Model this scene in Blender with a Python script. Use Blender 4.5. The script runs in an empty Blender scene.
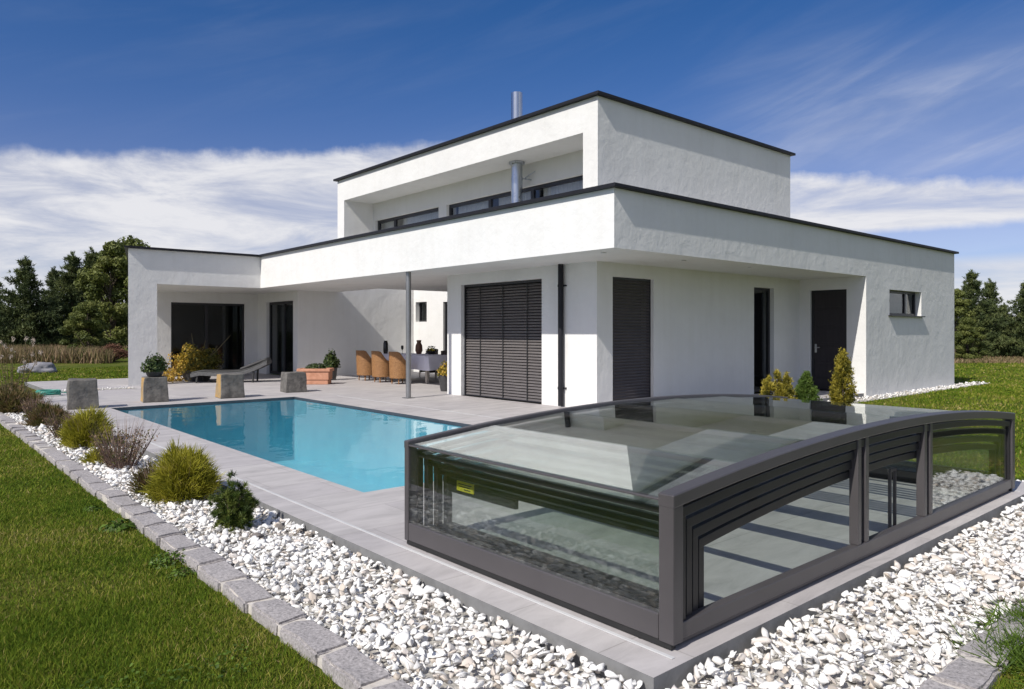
import bpy, bmesh, math, random
import numpy as np
from mathutils import Vector, Matrix, noise as mnoise

random.seed(11)
rng = np.random.default_rng(7)
R = math.radians
S = bpy.context.scene
COL = S.collection

# ------------------------------------------------------------------ camera
F_PX, CX, YH, CAM_H, AZ = 728.0, 512.0, 331.5, 1.4, R(40.9)
VD = np.array([math.sin(AZ), math.cos(AZ)])
RD = np.array([math.cos(AZ), -math.sin(AZ)])
cam_data = bpy.data.cameras.new('camera')
cam = bpy.data.objects.new('camera', cam_data)
COL.objects.link(cam)
cam.location = (0, 0, CAM_H)
cam.rotation_euler = (R(90), 0, -AZ)
cam_data.sensor_width = 36
cam_data.lens = F_PX / 1024 * 36
cam_data.shift_y = -(344.5 - YH) / 1024
cam_data.clip_start = 0.05
cam_data.clip_end = 5000
S.camera = cam

def at(px, d):
    """ground position d metres in front of the viewpoint, at a bearing"""
    p = d * VD + (px - CX) / F_PX * d * RD
    return float(p[0]), float(p[1])

# ------------------------------------------------------------------ materials
def new_mat(name):
    m = bpy.data.materials.new(name)
    m.use_nodes = True
    nt = m.node_tree
    nt.nodes.clear()
    out = nt.nodes.new('ShaderNodeOutputMaterial')
    return m, nt, out

def N(nt, kind, **kw):
    n = nt.nodes.new(kind)
    for k, v in kw.items():
        if k in n.inputs.keys():
            n.inputs[k].default_value = v
        else:
            setattr(n, k, v)
    return n

def L(nt, a, b):
    nt.links.new(a, b)

def ramp(nt, fac, stops):
    r = nt.nodes.new('ShaderNodeValToRGB')
    el = r.color_ramp.elements
    while len(el) > 1:
        el.remove(el[0])
    el[0].position = stops[0][0]
    el[0].color = (*stops[0][1], 1)
    for p, c in stops[1:]:
        e = el.new(p)
        e.color = (*c, 1)
    L(nt, fac, r.inputs[0])
    return r.outputs[0]

def surf(name, stops, scale=3.0, detail=6, rough=0.7, bump=0.0, bump_scale=40.0, metal=0.0,
         spec=0.5, stretch=(1, 1, 1), dist=0.01, rough_var=0.0, sub=0.0):
    """noise-varied principled surface in object space"""
    m, nt, out = new_mat(name)
    tc = N(nt, 'ShaderNodeTexCoord')
    mp = N(nt, 'ShaderNodeMapping')
    mp.inputs['Scale'].default_value = stretch
    L(nt, tc.outputs['Object'], mp.inputs[0])
    nz = N(nt, 'ShaderNodeTexNoise', Scale=scale, Detail=detail, Roughness=0.6)
    L(nt, mp.outputs[0], nz.inputs['Vector'])
    col = ramp(nt, nz.outputs['Fac'], stops)
    b = N(nt, 'ShaderNodeBsdfPrincipled', Roughness=rough, Metallic=metal)
    b.inputs['Specular IOR Level'].default_value = spec
    L(nt, col, b.inputs['Base Color'])
    if rough_var:
        mr = N(nt, 'ShaderNodeMapRange')
        mr.inputs['From Min'].default_value = .3
        mr.inputs['From Max'].default_value = .7
        mr.inputs['To Min'].default_value = rough - rough_var
        mr.inputs['To Max'].default_value = rough + rough_var
        L(nt, nz.outputs['Fac'], mr.inputs[0])
        L(nt, mr.outputs[0], b.inputs['Roughness'])
    if bump:
        n2 = N(nt, 'ShaderNodeTexNoise', Scale=bump_scale, Detail=5)
        L(nt, mp.outputs[0], n2.inputs['Vector'])
        bp = N(nt, 'ShaderNodeBump', Strength=bump, Distance=dist)
        L(nt, n2.outputs['Fac'], bp.inputs['Height'])
        L(nt, bp.outputs[0], b.inputs['Normal'])
    L(nt, b.outputs[0], out.inputs[0])
    return m

def g(v):
    return (v, v, v)

def attr_mat(name, stops, rough=0.6, spec=0.3, transl=0.0, bump=0.0, bump_scale=60, noise_mix=0.0, noise_scale=3.0):
    """colour picked per element from the 'tint' attribute (each leaf / stone has its own colour)"""
    m, nt, out = new_mat(name)
    at_ = N(nt, 'ShaderNodeAttribute', attribute_name='tint')
    fac = at_.outputs['Fac']
    if noise_mix:
        tc = N(nt, 'ShaderNodeTexCoord')
        nz = N(nt, 'ShaderNodeTexNoise', Scale=noise_scale, Detail=4)
        L(nt, tc.outputs['Object'], nz.inputs['Vector'])
        mx = N(nt, 'ShaderNodeMath', operation='MULTIPLY_ADD')
        L(nt, nz.outputs['Fac'], mx.inputs[0])
        mx.inputs[1].default_value = noise_mix * 2
        sb = N(nt, 'ShaderNodeMath', operation='ADD')
        L(nt, at_.outputs['Fac'], sb.inputs[0])
        sb.inputs[1].default_value = -noise_mix
        L(nt, sb.outputs[0], mx.inputs[2])
        fac = mx.outputs[0]
    col = ramp(nt, fac, stops)
    b = N(nt, 'ShaderNodeBsdfPrincipled', Roughness=rough)
    b.inputs['Specular IOR Level'].default_value = spec
    L(nt, col, b.inputs['Base Color'])
    if bump:
        tc = N(nt, 'ShaderNodeTexCoord')
        n2 = N(nt, 'ShaderNodeTexNoise', Scale=bump_scale, Detail=4)
        L(nt, tc.outputs['Object'], n2.inputs['Vector'])
        bp = N(nt, 'ShaderNodeBump', Strength=bump, Distance=0.005)
        L(nt, n2.outputs['Fac'], bp.inputs['Height'])
        L(nt, bp.outputs[0], b.inputs['Normal'])
    if transl:
        t = N(nt, 'ShaderNodeBsdfTranslucent')
        L(nt, col, t.inputs['Color'])
        ms = N(nt, 'ShaderNodeMixShader')
        ms.inputs[0].default_value = transl
        L(nt, b.outputs[0], ms.inputs[1])
        L(nt, t.outputs[0], ms.inputs[2])
        L(nt, ms.outputs[0], out.inputs[0])
    else:
        L(nt, b.outputs[0], out.inputs[0])
    return m

def glass(name, tint, ior=1.5, rough=0.0, bump=0.0, bump_scale=2.0):
    """clear pane: fresnel mix of a mirror reflection and tinted see-through"""
    m, nt, out = new_mat(name)
    fr = N(nt, 'ShaderNodeFresnel', IOR=ior)
    ge = N(nt, 'ShaderNodeNewGeometry')            # same reflectance on both faces of the pane
    io = N(nt, 'ShaderNodeMapRange')
    io.inputs['To Min'].default_value = ior
    io.inputs['To Max'].default_value = 1 / ior
    L(nt, ge.outputs['Backfacing'], io.inputs[0])
    L(nt, io.outputs[0], fr.inputs['IOR'])
    tr = N(nt, 'ShaderNodeBsdfTransparent')
    tr.inputs[0].default_value = (*tint, 1)
    gl = N(nt, 'ShaderNodeBsdfAnisotropic', Roughness=rough)
    gl.inputs['Color'].default_value = (.95, .97, .96, 1)
    if bump:
        tc = N(nt, 'ShaderNodeTexCoord')
        nz = N(nt, 'ShaderNodeTexNoise', Scale=bump_scale, Detail=3)
        L(nt, tc.outputs['Object'], nz.inputs['Vector'])
        bp = N(nt, 'ShaderNodeBump', Strength=bump, Distance=0.02)
        L(nt, nz.outputs['Fac'], bp.inputs['Height'])
        L(nt, bp.outputs[0], gl.inputs['Normal'])
        L(nt, bp.outputs[0], fr.inputs['Normal'])
    ms = N(nt, 'ShaderNodeMixShader')
    L(nt, fr.outputs[0], ms.inputs[0])
    L(nt, tr.outputs[0], ms.inputs[1])
    L(nt, gl.outputs[0], ms.inputs[2])
    L(nt, ms.outputs[0], out.inputs[0])
    return m

def plaster_mat():
    m, nt, out = new_mat('white_render')
    tc = N(nt, 'ShaderNodeTexCoord')
    nz = N(nt, 'ShaderNodeTexNoise', Scale=1.1, Detail=7, Roughness=.62)
    L(nt, tc.outputs['Object'], nz.inputs['Vector'])
    col = ramp(nt, nz.outputs['Fac'], [(.3, (.70, .695, .68)), (.55, (.74, .735, .72)), (.8, (.76, .755, .745))])
    # trowel waves and grain
    big = N(nt, 'ShaderNodeTexNoise', Scale=2.2, Detail=4, Roughness=.55)
    L(nt, tc.outputs['Object'], big.inputs['Vector'])
    fine = N(nt, 'ShaderNodeTexNoise', Scale=150, Detail=3)
    L(nt, tc.outputs['Object'], fine.inputs['Vector'])
    mid = N(nt, 'ShaderNodeTexNoise', Scale=7.5, Detail=5, Roughness=.6, Distortion=.4)
    L(nt, tc.outputs['Object'], mid.inputs['Vector'])
    b0 = N(nt, 'ShaderNodeBump', Strength=.8, Distance=.022)
    L(nt, big.outputs['Fac'], b0.inputs['Height'])
    b1 = N(nt, 'ShaderNodeBump', Strength=.75, Distance=.008)
    L(nt, mid.outputs['Fac'], b1.inputs['Height'])
    L(nt, b0.outputs[0], b1.inputs['Normal'])
    b2 = N(nt, 'ShaderNodeBump', Strength=.25, Distance=.002)
    L(nt, fine.outputs['Fac'], b2.inputs['Height'])
    L(nt, b1.outputs[0], b2.inputs['Normal'])
    b = N(nt, 'ShaderNodeBsdfPrincipled', Roughness=.9)
    b.inputs['Specular IOR Level'].default_value = .2
    mps = N(nt, 'ShaderNodeMapping')
    mps.inputs['Scale'].default_value = (5, 5, .35)
    L(nt, tc.outputs['Object'], mps.inputs[0])
    stk = N(nt, 'ShaderNodeTexNoise', Scale=1.0, Detail=5, Roughness=.65)
    L(nt, mps.outputs[0], stk.inputs['Vector'])
    sc_ = ramp(nt, stk.outputs['Fac'], [(.32, (.972, .968, .96)), (.55, (1, 1, 1))])
    m1 = N(nt, 'ShaderNodeMixRGB', blend_type='MULTIPLY')
    m1.inputs[0].default_value = 1
    L(nt, col, m1.inputs[1])
    L(nt, sc_, m1.inputs[2])
    L(nt, m1.outputs[0], b.inputs['Base Color'])
    L(nt, b2.outputs[0], b.inputs['Normal'])
    L(nt, b.outputs[0], out.inputs[0])
    return m

def paving_mat():
    m, nt, out = new_mat('porcelain_paving')
    tc = N(nt, 'ShaderNodeTexCoord')
    br = N(nt, 'ShaderNodeTexBrick')
    br.offset = 0.5
    br.inputs['Scale'].default_value = 1.0
    br.inputs['Brick Width'].default_value = .9
    br.inputs['Row Height'].default_value = .6
    br.inputs['Mortar Size'].default_value = .0035
    br.inputs['Mortar Smooth'].default_value = .1
    br.inputs['Color1'].default_value = (.425, .40, .40, 1)
    br.inputs['Color2'].default_value = (.475, .45, .44, 1)
    br.inputs['Mortar'].default_value = (.33, .31, .30, 1)
    mp = N(nt, 'ShaderNodeMapping')
    mp.inputs['Location'].default_value = (.06, .25, 0)
    L(nt, tc.outputs['Object'], mp.inputs[0])
    L(nt, mp.outputs[0], br.inputs['Vector'])
    mp2 = N(nt, 'ShaderNodeMapping')
    mp2.inputs['Scale'].default_value = (1, 3.5, 1)
    L(nt, tc.outputs['Object'], mp2.inputs[0])
    n1 = N(nt, 'ShaderNodeTexNoise', Scale=1.6, Detail=9, Roughness=.68, Distortion=.6)
    L(nt, mp2.outputs[0], n1.inputs['Vector'])
    v = ramp(nt, n1.outputs['Fac'], [(.25, g(.72)), (.5, g(.98)), (.75, g(1.18))])
    mx = N(nt, 'ShaderNodeMixRGB', blend_type='MULTIPLY')
    mx.inputs[0].default_value = 1
    L(nt, br.outputs['Color'], mx.inputs[1])
    L(nt, v, mx.inputs[2])
    b = N(nt, 'ShaderNodeBsdfPrincipled', Roughness=.62)
    b.inputs['Specular IOR Level'].default_value = .35
    L(nt, mx.outputs[0], b.inputs['Base Color'])
    n3 = N(nt, 'ShaderNodeTexNoise', Scale=60, Detail=4)
    L(nt, tc.outputs['Object'], n3.inputs['Vector'])
    ad = N(nt, 'ShaderNodeMath', operation='MULTIPLY_ADD')
    L(nt, br.outputs['Fac'], ad.inputs[0])
    ad.inputs[1].default_value = -1.5
    L(nt, n3.outputs['Fac'], ad.inputs[2])
    bp = N(nt, 'ShaderNodeBump', Strength=.2, Distance=.004)
    L(nt, ad.outputs[0], bp.inputs['Height'])
    L(nt, bp.outputs[0], b.inputs['Normal'])
    L(nt, b.outputs[0], out.inputs[0])
    return m

def lawn_mat():
    m, nt, out = new_mat('lawn_ground')
    tc = N(nt, 'ShaderNodeTexCoord')
    n1 = N(nt, 'ShaderNodeTexNoise', Scale=.55, Detail=8, Roughness=.65)
    L(nt, tc.outputs['Object'], n1.inputs['Vector'])
    n2 = N(nt, 'ShaderNodeTexNoise', Scale=28, Detail=6, Roughness=.7)
    L(nt, tc.outputs['Object'], n2.inputs['Vector'])
    c1 = ramp(nt, n1.outputs['Fac'], [(.32, (.065, .10, .012)), (.5, (.115, .145, .018)), (.68, (.19, .17, .045))])
    v = ramp(nt, n2.outputs['Fac'], [(.3, g(.45)), (.7, g(1.35))])
    mx = N(nt, 'ShaderNodeMixRGB', blend_type='MULTIPLY')
    mx.inputs[0].default_value = 1
    L(nt, c1, mx.inputs[1])
    L(nt, v, mx.inputs[2])
    b = N(nt, 'ShaderNodeBsdfPrincipled', Roughness=.9)
    b.inputs['Specular IOR Level'].default_value = .1
    L(nt, mx.outputs[0], b.inputs['Base Color'])
    bp = N(nt, 'ShaderNodeBump', Strength=1, Distance=.05)
    L(nt, n2.outputs['Fac'], bp.inputs['Height'])
    L(nt, bp.outputs[0], b.inputs['Normal'])
    L(nt, b.outputs[0], out.inputs[0])
    return m

M = dict(
    plaster=plaster_mat(), paving=paving_mat(), lawn=lawn_mat(),
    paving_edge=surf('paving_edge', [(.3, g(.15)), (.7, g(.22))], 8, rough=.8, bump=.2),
    coping=surf('coping_metal', [(.3, (.010, .010, .014)), (.7, (.016, .016, .021))], 4, rough=.55, spec=.3),
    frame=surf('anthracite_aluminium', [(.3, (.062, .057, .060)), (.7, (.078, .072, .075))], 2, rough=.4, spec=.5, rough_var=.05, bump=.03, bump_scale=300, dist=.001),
    frame_shaded=surf('shaded_anthracite_aluminium', [(.3, (.018, .017, .019)), (.7, (.025, .024, .026))], 2, rough=.42, spec=.35),  # same frame metal, darkened: the nested sections' shade is put into the colour
    rubber=surf('black_rubber', [(.3, g(.012)), (.7, g(.02))], 6, rough=.7),
    rail=surf('rail_aluminium', [(.3, g(.5)), (.7, g(.58))], 6, rough=.6),
    wframe=surf('window_frame_metal', [(.3, (.014, .014, .018)), (.7, (.022, .022, .026))], 4, rough=.4),
    shutter=surf('shutter_slat_metal', [(.3, (.15, .135, .13)), (.7, (.19, .172, .165))], 3, rough=.4, metal=.35, stretch=(1, 1, 8)),
    shutter_dark=surf('shutter_dark_metal', [(.3, (.042, .037, .042)), (.7, (.058, .05, .054))], 3, rough=.45, metal=.2),
    door=surf('dark_timber_door', [(.3, (.012, .009, .012)), (.7, (.024, .018, .022))], 3, rough=.45, stretch=(6, 6, .6), bump=.1),
    steel=surf('stainless_flue', [(.3, (.42, .45, .5)), (.7, (.58, .61, .65))], 2, rough=.28, metal=1, stretch=(1, 1, .3), rough_var=.08),
    post=surf('column_steel', [(.3, g(.26)), (.7, g(.34))], 3, rough=.38, metal=.75),
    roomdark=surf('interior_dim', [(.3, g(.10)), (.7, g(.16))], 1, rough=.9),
    curtain=surf('curtain_cloth', [(.3, g(.55)), (.7, g(.72))], 6, rough=.9, stretch=(10, 10, .2)),
    liner=surf('pool_liner', [(.3, (.15, .44, .55)), (.7, (.20, .53, .62))], 2.5, rough=.5, bump=.05),
    liner_edge=surf('pool_edge_band', [(.3, (.035, .043, .055)), (.7, (.055, .066, .08))], 5, rough=.35),
    granite=surf('granite', [(.25, g(.12)), (.42, (.29, .27, .265)), (.55, (.37, .345, .34)), (.75, (.50, .47, .465))], 70, detail=4, rough=.85, bump=.5, bump_scale=30, dist=.01),
    mortar=surf('pale_mortar', [(.3, (.5, .46, .41)), (.7, (.62, .58, .53))], 20, rough=.95, bump=.4),
    block=surf('rough_stone_block', [(.25, (.055, .052, .048)), (.5, (.12, .113, .104)), (.8, (.22, .205, .185))], 7, detail=8, rough=.9, bump=.9, bump_scale=12, dist=.02),
    block_rust=surf('ochre_stained_block', [(.2, (.20, .16, .11)), (.45, (.36, .25, .12)), (.6, (.45, .27, .08)), (.8, (.34, .30, .24))], 4, detail=8, rough=.9, bump=.9, bump_scale=12, dist=.02),
    wicker=surf('honey_wicker', [(.35, (.13, .06, .02)), (.5, (.29, .14, .05)), (.65, (.40, .21, .085))], 38, rough=.65, bump=1, bump_scale=70, stretch=(1, 1, 2.2), dist=.008),
    wicker_dark=surf('dark_wicker', [(.3, (.03, .02, .014)), (.7, (.07, .045, .03))], 45, rough=.6, bump=.8, bump_scale=70, stretch=(1, 1, 2.2), dist=.008),
    pale_leg=surf('pale_timber_leg', [(.3, (.5, .45, .38)), (.7, (.62, .56, .48))], 10, rough=.6, stretch=(1, 1, .2)),
    cloth=surf('lavender_table_cloth', [(.3, (.68, .67, .76)), (.7, (.76, .75, .84))], 5, rough=.95, bump=.25, bump_scale=14),
    rattan=surf('charcoal_rattan', [(.3, g(.022)), (.7, g(.05))], 40, rough=.6, bump=.7, bump_scale=60, dist=.006),
    rattan_rim=surf('grey_lounger_rim', [(.3, g(.07)), (.7, g(.13))], 20, rough=.6),
    terracotta=surf('terracotta', [(.3, (.42, .19, .11)), (.7, (.56, .29, .19))], 9, rough=.85, bump=.3),
    darkpot=surf('charcoal_pot', [(.3, g(.035)), (.7, g(.06))], 9, rough=.5),
    soil=surf('soil', [(.3, (.05, .04, .03)), (.7, (.12, .1, .08))], 25, rough=.95, bump=.8),
    bark=surf('bark', [(.3, (.06, .045, .03)), (.7, (.14, .105, .075))], 12, rough=.95, bump=1, stretch=(1, 1, .25), dist=.03),
    stem=surf('plant_stem', [(.3, (.10, .085, .04)), (.7, (.17, .14, .07))], 12, rough=.9),
    yellow=surf('yellow_sticker', [(.3, (.75, .62, .02)), (.7, (.82, .7, .04))], 4, rough=.5),
    ink=surf('black_ink', [(.3, g(.015)), (.7, g(.02))], 4, rough=.6),
    handle=surf('brushed_steel', [(.3, g(.5)), (.7, g(.6))], 6, rough=.3, metal=1),
    white_metal=surf('white_trim', [(.3, g(.68)), (.7, g(.76))], 4, rough=.5),
    vase=surf('black_glaze', [(.3, g(.015)), (.7, g(.028))], 4, rough=.25),
    jug=surf('brown_earthenware', [(.3, (.13, .06, .035)), (.7, (.2, .1, .06))], 9, rough=.5),
    lemon=surf('lemon_peel', [(.3, (.65, .5, .05)), (.7, (.75, .6, .08))], 20, rough=.5, bump=.2),
    teal=surf('teal_hose_rubber', [(.3, (.03, .22, .17)), (.7, (.06, .32, .25))], 9, rough=.5),
    gravel_base=surf('gravel_bedding', [(.3, (.30, .28, .25)), (.7, (.55, .53, .49))], 35, rough=.95, bump=1, bump_scale=35, dist=.02),
    fieldstone=surf('grey_field_boulder', [(.3, (.16, .16, .18)), (.7, (.34, .33, .35))], 6, rough=.9, bump=.8, bump_scale=14),
    pane_dark=glass('window_glass', (.60, .62, .63), 1.5),
    pane_clear=glass('clear_window_glass', (.9, .91, .91), 1.5),
    pane_outer=glass('outer_enclosure_glass', (.957, .970, .962), 1.54),
    pane=glass('enclosure_glass', (.957, .970, .962), 1.32),
    water=glass('pool_water', (.80, .93, .96), 1.33, 0, .22, 2.6),
)
M['gravel'] = attr_mat('white_marble_gravel', [(0, (.86, .85, .83)), (.55, (.80, .785, .76)), (.72, (.70, .675, .64)), (.84, (.70, .63, .57)), (.92, (.56, .49, .41)), (.97, (.33, .3, .27)), (1, (.16, .14, .13))], rough=.75, spec=.35, bump=.3, bump_scale=50)
M['grass'] = attr_mat('grass_blades', [(0, (.055, .105, .010)), (.35, (.12, .19, .015)), (.6, (.21, .25, .026)), (.78, (.34, .30, .07)), (1, (.46, .37, .17))], rough=.7, spec=.12, transl=.3, noise_mix=.62, noise_scale=.9)
M['clover'] = attr_mat('clover_leaves', [(0, (.045, .085, .008)), (1, (.125, .20, .025))], rough=.5, transl=.25)
M['drygrass'] = attr_mat('dry_meadow_grass', [(0, (.09, .10, .03)), (.4, (.2, .16, .07)), (.75, (.30, .2, .12)), (1, (.38, .28, .17))], rough=.8, transl=.25, noise_mix=.4, noise_scale=.3)
M['pine'] = attr_mat('pine_needles', [(0, (.028, .046, .018)), (.5, (.08, .106, .036)), (1, (.20, .22, .075))], rough=.6, transl=.12)
M['broadleaf'] = attr_mat('olive_tree_leaves', [(0, (.05, .072, .018)), (.5, (.13, .155, .036)), (1, (.25, .26, .075))], rough=.55, transl=.3)
M['broom'] = attr_mat('yellow_green_shoots', [(0, (.10, .115, .010)), (.35, (.27, .26, .022)), (.75, (.47, .43, .05)), (1, (.46, .37, .14))], rough=.6, transl=.3)
M['drystem'] = attr_mat('dry_purple_stems', [(0, (.10, .065, .05)), (.5, (.2, .13, .105)), (1, (.36, .27, .22))], rough=.8, transl=.1)
M['dwarfpine'] = attr_mat('dwarf_pine_needles', [(0, (.016, .032, .007)), (.45, (.055, .09, .014)), (1, (.19, .22, .045))], rough=.55, transl=.15)
M['thuja'] = attr_mat('golden_conifer_foliage', [(0, (.045, .06, .010)), (.35, (.13, .12, .016)), (.65, (.33, .275, .03)), (1, (.58, .49, .10))], rough=.6, transl=.2)
M['thuja_green'] = attr_mat('green_conifer_foliage', [(0, (.04, .075, .012)), (.5, (.095, .16, .028)), (1, (.17, .23, .05))], rough=.6, transl=.2)
M['potleaf'] = attr_mat('dark_pot_leaves', [(0, (.018, .035, .010)), (.5, (.045, .075, .018)), (1, (.10, .13, .035))], rough=.45, transl=.2)
M['goldleaf'] = attr_mat('golden_leaves', [(0, (.08, .085, .012)), (.35, (.25, .19, .02)), (.7, (.52, .34, .045)), (1, (.62, .42, .12))], rough=.55, transl=.3)
M['rustleaf'] = attr_mat('rust_brown_leaves', [(0, (.11, .05, .03)), (1, (.24, .12, .075))], rough=.7, transl=.2)
M['paleflower'] = attr_mat('pale_seed_heads', [(0, (.4, .34, .27)), (1, (.62, .53, .46))], rough=.8, transl=.2)
M['mixed'] = attr_mat('autumn_perennials', [(0, (.05, .06, .015)), (.4, (.13, .12, .03)), (.75, (.2, .12, .06)), (1, (.32, .22, .16))], rough=.7, transl=.2)

# ------------------------------------------------------------------ object helpers
def tag(o, label=None, cat=None, group=None, kind=None):
    if label: o['label'] = label
    if cat: o['category'] = cat
    if group: o['group'] = group
    if kind: o['kind'] = kind
    return o

def empty(name, loc=(0, 0, 0), rz=0.0):
    o = bpy.data.objects.new(name, None)
    o.empty_display_size = .2
    o.location = loc
    o.rotation_euler = (0, 0, rz)
    COL.objects.link(o)
    return o

def copy_tree(o, parent=None):
    c = o.copy()
    COL.objects.link(c)
    c.parent = parent
    for ch in o.children:
        copy_tree(ch, c)
    return c

class MB:
    def __init__(s):
        s.v, s.f, s.m = [], [], []
    def add(s, vs, fs, mi=0):
        b = len(s.v)
        s.v += [tuple(p) for p in vs]
        for f in fs:
            s.f.append([i + b for i in f])
            s.m.append(mi)
        return s
    def box(s, x0, x1, y0, y1, z0, z1, mi=0):
        if x1 < x0: x0, x1 = x1, x0
        if y1 < y0: y0, y1 = y1, y0
        return s.add([(x0, y0, z0), (x1, y0, z0), (x1, y1, z0), (x0, y1, z0), (x0, y0, z1), (x1, y0, z1), (x1, y1, z1), (x0, y1, z1)],
              [(0, 3, 2, 1), (4, 5, 6, 7), (0, 1, 5, 4), (1, 2, 6, 5), (2, 3, 7, 6), (3, 0, 4, 7)], mi)
    def prism(s, poly, z0, z1, mi=0):
        n = len(poly)
        vs = [(x, y, z0) for x, y in poly] + [(x, y, z1) for x, y in poly]
        fs = [tuple(reversed(range(n))), tuple(range(n, 2 * n))]
        fs += [(i, (i + 1) % n, (i + 1) % n + n, i + n) for i in range(n)]
        return s.add(vs, fs, mi)
    def ring(s, outer, inner, z0, z1, mi=0):
        n = len(outer)
        vs = [(*p, z0) for p in outer] + [(*p, z0) for p in inner] + [(*p, z1) for p in outer] + [(*p, z1) for p in inner]
        fs = []
        for i in range(n):
            j = (i + 1) % n
            fs += [(i, i + n, j + n, j), (2 * n + i, 2 * n + j, 3 * n + j, 3 * n + i), (i, j, 2 * n + j, 2 * n + i), (n + i, 3 * n + i, 3 * n + j, n + j)]
        return s.add(vs, fs, mi)
    def tube(s, pts, rad, seg=10, mi=0, caps=True):
        pts = [Vector(p) for p in pts]
        if not hasattr(rad, '__len__'): rad = [rad] * len(pts)
        vs, fs = [], []
        up = None
        for i, p in enumerate(pts):
            a = pts[max(0, i - 1)]; b = pts[min(len(pts) - 1, i + 1)]
            t = (b - a).normalized()
            if up is None:
                up = Vector((0, 0, 1)) if abs(t.z) < .9 else Vector((1, 0, 0))
            x = t.cross(up).normalized(); y = x.cross(t).normalized(); up = y
            for k in range(seg):
                an = 2 * math.pi * k / seg
                vs.append(p + (x * math.cos(an) + y * math.sin(an)) * rad[i])
        for i in range(len(pts) - 1):
            for k in range(seg):
                k2 = (k + 1) % seg
                fs.append((i * seg + k, i * seg + k2, (i + 1) * seg + k2, (i + 1) * seg + k))
        if caps:
            fs.append(tuple(range(seg))[::-1])
            fs.append(tuple(range((len(pts) - 1) * seg, len(pts) * seg)))
        return s.add(vs, fs, mi)
    def lathe(s, prof, seg=20, mi=0, c=(0, 0, 0)):
        vs, fs = [], []
        for r, z in prof:
            for k in range(seg):
                an = 2 * math.pi * k / seg
                vs.append((c[0] + r * math.cos(an), c[1] + r * math.sin(an), c[2] + z))
        for i in range(len(prof) - 1):
            for k in range(seg):
                k2 = (k + 1) % seg
                fs.append((i * seg + k, i * seg + k2, (i + 1) * seg + k2, (i + 1) * seg + k))
        fs.append(tuple(range(seg))[::-1])
        fs.append(tuple(range((len(prof) - 1) * seg, len(prof) * seg)))
        return s.add(vs, fs, mi)
    def build(s, name, mats, parent=None, smooth=False, bevel=0.0, bseg=2, sharp=40):
        me = bpy.data.meshes.new(name)
        me.from_pydata(s.v, [], s.f)
        if not isinstance(mats, (list, tuple)): mats = [mats]
        for m in mats: me.materials.append(m)
        me.polygons.foreach_set('material_index', s.m)
        bm = bmesh.new(); bm.from_mesh(me)
        bmesh.ops.recalc_face_normals(bm, faces=bm.faces)
        bm.to_mesh(me); bm.free()
        if smooth:
            me.polygons.foreach_set('use_smooth', [True] * len(me.polygons))
            me.set_sharp_from_angle(angle=R(sharp))
        o = bpy.data.objects.new(name, me)
        COL.objects.link(o)
        o.parent = parent
        if bevel:
            bv = o.modifiers.new('bevel', 'BEVEL')
            bv.width = bevel; bv.segments = bseg; bv.limit_method = 'ANGLE'; bv.angle_limit = R(35)
        return o

def offset_poly(poly, d):
    """offset a CCW polygon inward by d (mitred)"""
    n = len(poly); out = []
    for i in range(n):
        p0, p1, p2 = Vector(poly[i - 1]), Vector(poly[i]), Vector(poly[(i + 1) % n])
        a = (p1 - p0).normalized(); b = (p2 - p1).normalized()
        na, nb = Vector((-a.y, a.x)), Vector((-b.y, b.x))
        k = (na + nb); k = k / (k.length_squared) * 2
        out.append(tuple(p1 + k * d))
    return out

def fast_mesh(name, verts, faces, tint, mat, parent=None, smooth=False):
    """numpy mesh: verts (n,3), faces (m,k), tint per face"""
    me = bpy.data.meshes.new(name)
    nv, nf, k = len(verts), len(faces), faces.shape[1]
    me.vertices.add(nv)
    me.vertices.foreach_set('co', np.ascontiguousarray(verts, dtype=np.float32).ravel())
    me.loops.add(nf * k)
    me.loops.foreach_set('vertex_index', np.ascontiguousarray(faces, dtype=np.int32).ravel())
    me.polygons.add(nf)
    me.polygons.foreach_set('loop_start', np.arange(0, nf * k, k, dtype=np.int32))
    me.polygons.foreach_set('loop_total', np.full(nf, k, dtype=np.int32))
    if smooth:
        me.polygons.foreach_set('use_smooth', np.ones(nf, dtype=bool))
    me.update(calc_edges=True)
    a = me.attributes.new('tint', 'FLOAT', 'FACE')
    a.data.foreach_set('value', np.ascontiguousarray(tint, dtype=np.float32))
    me.materials.append(mat)
    o = bpy.data.objects.new(name, me)
    COL.objects.link(o)
    o.parent = parent
    return o

def blades_geo(base, direc, length, width, bend=None):
    """narrow pointed blades (2 triangles folded): base (n,3), direc (n,3) unit, bend = extra tip offset"""
    n = len(base)
    side = np.cross(direc, rng.normal(size=(n, 3)))
    side /= np.linalg.norm(side, axis=1, keepdims=True) + 1e-9
    w = (side.T * width).T * .5
    mid = base + (direc.T * (length * .55)).T
    tip = base + (direc.T * length).T
    if bend is not None:
        mid = mid + bend * .3
        tip = tip + bend
    v = np.stack([base - w, base + w, mid + w * .8, mid - w * .8, tip], axis=1).reshape(-1, 3)
    i = np.arange(n)[:, None] * 5
    f = np.concatenate([i + np.array([[0, 1, 2]]), i + np.array([[0, 2, 3]]), i + np.array([[3, 2, 4]])], axis=1).reshape(-1, 3)
    return v, f

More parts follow.
